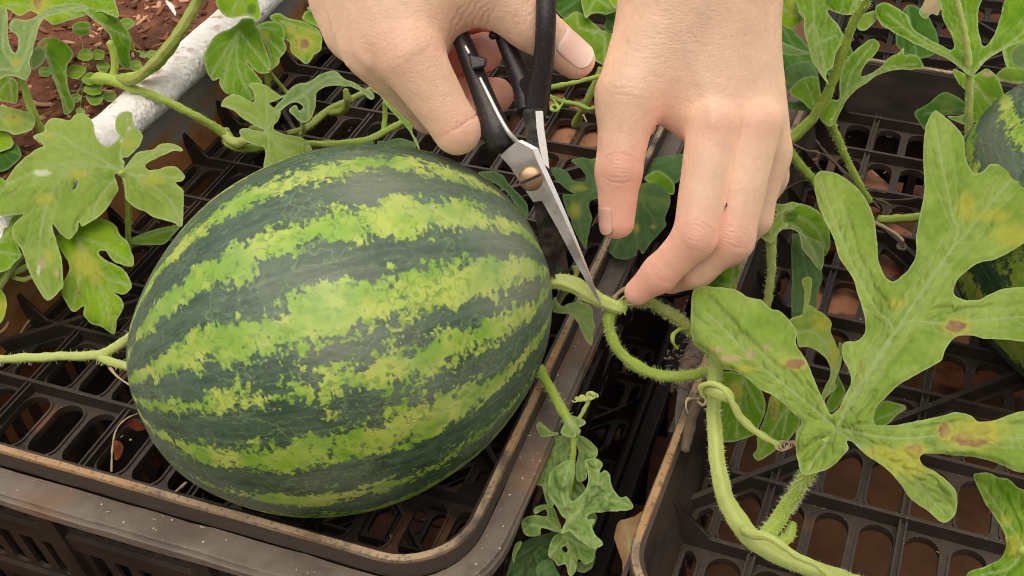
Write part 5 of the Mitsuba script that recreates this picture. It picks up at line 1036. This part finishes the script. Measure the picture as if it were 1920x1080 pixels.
stem(V9, [(1128, 128, .016, 7), (1112, 165, .004, 7), (1096, 200, -.01, 8), (1078, 235, -.03, 8)], tone='olive'); stem(V9, [(1036, 185, .004, 2.5), (1050, 200, .004, 2.5), (1058, 184, .008, 2)], tone='green', name='tendril'); stem(V9, coil((1040, 200), .004, 1.6, 9, 6, (.2, 1), 3), tone='green', name='tendril')
stem(V9, [(1142, 100, .03, 3.5), (1138, 125, .022, 4), (1132, 145, .014, 4)], tone='green'); stem(V9, [(1093, 215, -.002, 2), (1100, 228, -.004, 1.6)], tone='straw', name='tendril')
# ---- leaves below the pressing hand
V10 = thing('watermelon_vine', 'low leaves on the crate under the pressing hand, one round and dark', 'vine')
leaf(V10, 't7', [(550, 322), (580, 308), (622, 312), (690, 350), (722, 400), (762, 418), (822, 416), (826, 380), (790, 320), (708, 258), (722, 240), (800, 228), (862, 246), (912, 230), (1010, 260), (1010, 560), (942, 562), (902, 550), (862, 570), (850, 622), (872, 700), (862, 760), (832, 900), (820, 945), (760, 842), (702, 702), (640, 522), (742, 522), (680, 482), (602, 412)], (.006, 0, -.005), tone='blue', hub=[(900, 480)], tips=[[(740, 440), (580, 330)], [(860, 360), (780, 250)], [(760, 620), (820, 920)]], spots=[('y', 770, 470, 80, 30), ('y', 740, 640, 60, 80)])
leaf(V10, 't7', [(1180, 250), (1350, 232), (1530, 208), (1620, 220), (1560, 400), (1512, 432), (1462, 372), (1392, 337), (1332, 350), (1290, 392), (1180, 400)], (.004, 0, -.004), tone='blue', hub=[(1300, 300)], tips=[(1520, 230), (1500, 400)])
leaf(V10, 't7', [(1280, 400), (1340, 345), (1400, 333), (1512, 432), (1500, 520), (1400, 470)], (.010, 0, -.004), tone='mid', serr=.3)
leaf(V10, 't7', [(1100, 480), (1200, 440), (1290, 428), (1402, 440), (1472, 500), (1484, 570), (1442, 700), (1452, 762), (1332, 892), (1272, 982), (1252, 972), (1242, 938), (1214, 962), (1222, 990), (1150, 1022), (1060, 1012), (1000, 962), (962, 930), (958, 880), (1040, 700)], (.018, .002, -.008), tone='blue', hub=[(1230, 520)], tips=[(1440, 560), (1220, 920), (1040, 960), (1380, 760)], spots=[('y', 1215, 780, 36, 50), ('y', 1350, 770, 30, 20)])
leaf(V10, 't7', [(-20, 352), (60, 335), (120, 338), (182, 372), (212, 422), (282, 492), (332, 540), (372, 602), (367, 710), (300, 650), (200, 490), (110, 430)], (.03, .0, -.008), tone='blue', hub=[(240, 520)], tips=[(60, 350), (360, 680)])
stem(V10, [(1150, 560, .060, 4), (1164, 546, .060, 4), (1182, 538, .058, 4)], tone='straw'); stem(V10, [(1158, 566, .062, 3), (1172, 556, .062, 3.4), (1190, 552, .06, 3)], tone='pale')
stem(V10, [(1648, 411, -.006, 8), (1690, 410, -.006, 8), (1730, 407, -.006, 8), (1780, 400, -.008, 8)], tone='green'); stem(V10, [(1642, 418, -.006, 4), (1662, 428, -.004, 3.5), (1682, 440, -.002, 3), (1694, 452, .0, 2.5)], tone='straw', name='tendril'); stem(V10, coil((1690, 460), -.004, 3, 9, 10, (.5, .6), 2), tone='brown', name='tendril')

# ---- shaded foliage deeper in the clutter
V11 = thing('watermelon_vine', 'dark leaves low behind the upright leaves at the top right', 'vine')
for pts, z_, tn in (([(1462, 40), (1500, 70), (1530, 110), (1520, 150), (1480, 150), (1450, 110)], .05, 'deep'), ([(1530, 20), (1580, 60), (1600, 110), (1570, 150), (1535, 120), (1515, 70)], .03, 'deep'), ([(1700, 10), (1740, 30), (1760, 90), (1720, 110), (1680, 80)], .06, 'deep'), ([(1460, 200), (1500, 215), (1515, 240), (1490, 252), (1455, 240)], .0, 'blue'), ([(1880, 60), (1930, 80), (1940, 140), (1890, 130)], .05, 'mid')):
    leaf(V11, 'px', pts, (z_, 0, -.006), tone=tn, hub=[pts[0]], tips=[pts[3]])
V12 = thing('watermelon_vine', 'leaves at the far left edge under the broad pale leaf', 'vine')
for pts, z_, tn in (([(-30, 330), (20, 345), (40, 380), (20, 410), (-30, 420)], .03, 'mid'), ([(-20, 270), (20, 262), (40, 290), (10, 320), (-30, 310)], .035, 'deep')):
    leaf(V12, 'px', pts, (z_, 0, -.006), tone=tn, hub=[pts[0]], tips=[pts[2]])
# ------------------------------------------------------------------ dead stems, debris, seedlings
DV = thing('dead_vine', 'tangle of thin dark dry stems on the far part of the right crate', 'dead vine')
for pts in ([(1530, 285, -.004, 2.2), (1560, 300, .004, 2.4), (1600, 345, .002, 2.4), (1640, 372, -.004, 2.2), (1700, 374, -.01, 1.8), (1740, 366, -.012, 1.4)], [(1528, 262, -.004, 2.4), (1566, 306, .0, 2.6), (1612, 350, .0, 2.6), (1650, 392, -.008, 2)], [(1455, 375, .0, 1.5), (1480, 350, .008, 1.6), (1520, 335, .008, 1.6), (1560, 330, .0, 1.3)], [(1500, 330, -.005, 1.6), (1545, 345, .0, 1.8), (1600, 352, .0, 1.6), (1660, 362, -.008, 1.3)], [(1450, 330, .01, 5), (1462, 300, .012, 5), (1478, 268, .01, 5)], [(1640, 372, -.004, 3), (1664, 382, -.006, 3), (1672, 392, -.008, 1.5)]):
    stem(DV, pts, tone='dark', seg=8)
def twig(label, pts, tone, cat='twig', name='dry_twig'):
    k = thing(name, label, cat); m, c, q = stem_mesh(pts, 'px', tone, seg=8); scene[k] = ply(m, 'stem_skin', True, color=c); return k
twig('thin curved dry tendril on the grid left of the big melon', [(209, 885, -.02, 1.4), (211, 840, -.012, 1.6), (218, 806, -.006, 1.6), (236, 786, -.004, 1.5), (258, 775, -.006, 1.2)], 'straw')
twig('pale straw on the crate at the lower edge of the big melon', [(330, 922, -.024, 2), (342, 912, -.022, 2.4), (350, 904, -.02, 1.6)], 'straw')
twig('orange straw lying in a grid slot near the left edge', [(37, 628, -.03, 2.5), (52, 605, -.028, 3), (72, 584, -.026, 2)], 'straw')
twig('short pale curl at the far left edge under the leaves', [(-5, 628, -.012, 2), (10, 615, -.012, 2), (16, 603, -.01, 2)], 'straw')
k = thing('dead_vine', 'broken brown dry stem standing at the near left rim of the right crate', 'dead stem')
for pts, tn in (([(1285, 845, .012, 9), (1292, 810, .020, 10), (1298, 780, .028, 10), (1310, 752, .036, 9), (1318, 742, .04, 5)], 'brown'), ([(1312, 748, .038, 2), (1290, 748, .044, 2), (1286, 762, .044, 2), (1290, 775, .04, 1.6)], 'straw'), ([(1308, 752, .038, 2), (1318, 760, .042, 2), (1324, 752, .044, 2), (1320, 744, .044, 2)], 'straw')):
    stem(k, pts, tone=tn, seg=10)
k = thing('dried_leaf', 'curled tan dried leaf wedged outside the near left rim of the right crate', 'dead leaf')
scene['dry_blade'] = {'type': 'principledthin', 'base_color': {'type': 'mesh_attribute', 'name': 'vertex_color'}, 'roughness': .8, 'diff_trans': .2}
TONES['dry'] = ((.36, .22, .115), (.52, .35, .20))
m, c = leaf_mesh('px', [(1160, 978), (1185, 970), (1216, 954), (1222, 990), (1212, 1030), (1210, 1090), (1172, 1100), (1166, 1050), (1152, 1010)], (-.02, .014, -.009), tone='dry', hub=[(1175, 985)], tips=[[(1190, 1090)]], ripple=.006, step=3.0, spots=[('d', 1215, 970, 16, 30)])
scene[k] = ply(m, 'dry_blade', True, color=c)
# red husk scrap in the grid slot
k = thing('husk_scrap', 'crumpled dark red husk caught in the grid left of the big melon', 'plant debris')
TONES['husk'] = ((.09, .022, .014), (.17, .05, .03))
m, c = leaf_mesh('px', [(210, 834), (218, 826), (228, 830), (230, 842), (225, 858), (216, 862), (214, 850), (208, 846)], (-.022, .0, -.006), tone='husk', ripple=.03, step=2.2)
scene[k] = ply(m, 'dry_blade', True, color=c)
k = thing('husk_scrap', 'dark red husk tucked against the lower left side of the big melon', 'plant debris')
m, c = leaf_mesh('px', [(238, 794), (250, 784), (262, 792), (272, 804), (258, 808), (246, 802)], (-.022, .0, -.006), tone='husk', ripple=.03, step=2.2)
scene[k] = ply(m, 'dry_blade', True, color=c)
# soil crumbs on the broken corner plate of the right crate
def crumbs(n, seed, x0, x1, y0, y1, z, lo, hi, fib=0.5):
    r = np.random.default_rng(seed); V, F = [], []
    for i in range(n):
        L = r.uniform(lo, hi); R = trimesh.transformations.euler_matrix(r.uniform(-.3, .3), r.uniform(-.3, .3), r.uniform(0, 6.3))[:3, :3]
        s = np.array([L*2.2, L*.35, L*.35]) if r.random() < fib else np.array([L, L*.8, L*.6])
        V.append((cv*s)@R.T+[r.uniform(x0, x1), r.uniform(y0, y1), z+L*.3]); F.append(cf+len(cv)*len(F))
    return trimesh.Trimesh(np.vstack(V), np.vstack(F), process=False)
scene['crumb'] = {'type': 'principled', 'base_color': rgb(.16, .12, .09), 'roughness': .95}
scene['crumb_pale'] = {'type': 'principled', 'base_color': rgb(.48, .40, .30), 'roughness': .9}
cx, cy, _ = P(1295, 690, 0)
scene['soil_crumbs'] = ply(crumbs(260, 5, CR1[0]-.020, CR1[0]-.001, cy-.020, cy+.09, .0008, .0004, .0012), 'crumb', True)
roots.add('soil_crumbs'); labels['soil_crumbs'] = {'label': 'fibrous soil crumbs on the flange of the right crate', 'category': 'soil', 'kind': 'stuff'}
fx0, fx1 = CR0[0]+.01, CR0[0]+CW+.017
scene['dust_grains'] = ply(trimesh.util.concatenate([crumbs(40, 6, fx0, fx1, CR0[1]-.017, CR0[1]-.006, .0004, .0002, .0007, .3), crumbs(40, 7, CR0[0]+CW+.005, CR0[0]+CW+.016, CR0[1], CR0[1]+.4, .0004, .0002, .0007, .3), crumbs(160, 8, CR0[0]+.02, CR0[0]+CW-.02, CR0[1]+.01, CR0[1]+.5, GRID+.0006, .0002, .0009, .4), crumbs(120, 9, CR1[0]+.02, CR1[0]+CW-.02, CR1[1]+.01, CR1[1]+.5, GRID+.0006, .0002, .0008, .4)]), 'crumb_pale', True)
roots.add('dust_grains'); labels['dust_grains'] = {'label': 'pale grains and fibres scattered over both crates', 'category': 'debris', 'kind': 'stuff'}
# seedlings on the bed
def seedling(label, spots, tone):
    k = thing('weed_seedling', label, 'weed', None)
    for (x, y, r, z) in spots:
        n = 9; pts = [(x+r*math.cos(a)*(1+.15*math.sin(3*a+x)), y+r*.8*math.sin(a)) for a in np.linspace(0, 2*math.pi, n, endpoint=False)]
        leaf(k, 't1', pts, (z, .002, -.006), tone=tone, hub=[(x-r*.8, y)], tips=[(x+r*.7, y)], side=False, step=3, ripple=.001)
    sx, sy = np.mean([s[0] for s in spots]), np.mean([s[1] for s in spots])
    for (x, y, r, z) in spots: stem(k, [(sx, sy+40, .024, 5), ((sx+x)/2, (sy+y)/2+10, (z+.024)/2, 4), (x, y, z-.001, 3)], 't1', 'green', name='stalk', seg=8, rscale=.3)
seedling('clover-like weed seedling with round bright leaves, in the middle of the visible bed', [(480, 452, 58, .046), (570, 500, 52, .044), (590, 560, 56, .040), (540, 345, 50, .052), (620, 345, 46, .050)], 'lime')
seedling('small weed seedling beside the white felt edge', [(600, 622, 56, .036), (695, 612, 44, .034), (650, 425, 44, .044)], 'mid')
seedling('dull weed seedling under the arching leaf', [(520, 180, 60, .044), (480, 620, 36, .034), (285, 455, 44, .034), (860, 415, 44, .04), (505, 705, 30, .03)], 'mid')
seedling('weed seedling by the vine at the bed edge', [(800, 150, 50, .046), (960, 345, 36, .04), (905, 350, 24, .04), (760, 300, 34, .046)], 'mid')
# white debris on the soil
k = thing('white_scrap', 'small white scrap lying on the soil near the top of the bed', 'litter')
m, c = leaf_mesh('px', [(313, 0), (322, 8), (331, 24), (328, 30), (319, 16), (310, 2)], (.045, 0, -.006), tone='dusty', step=2.5); scene[k] = ply(m, 'white_felt', True)
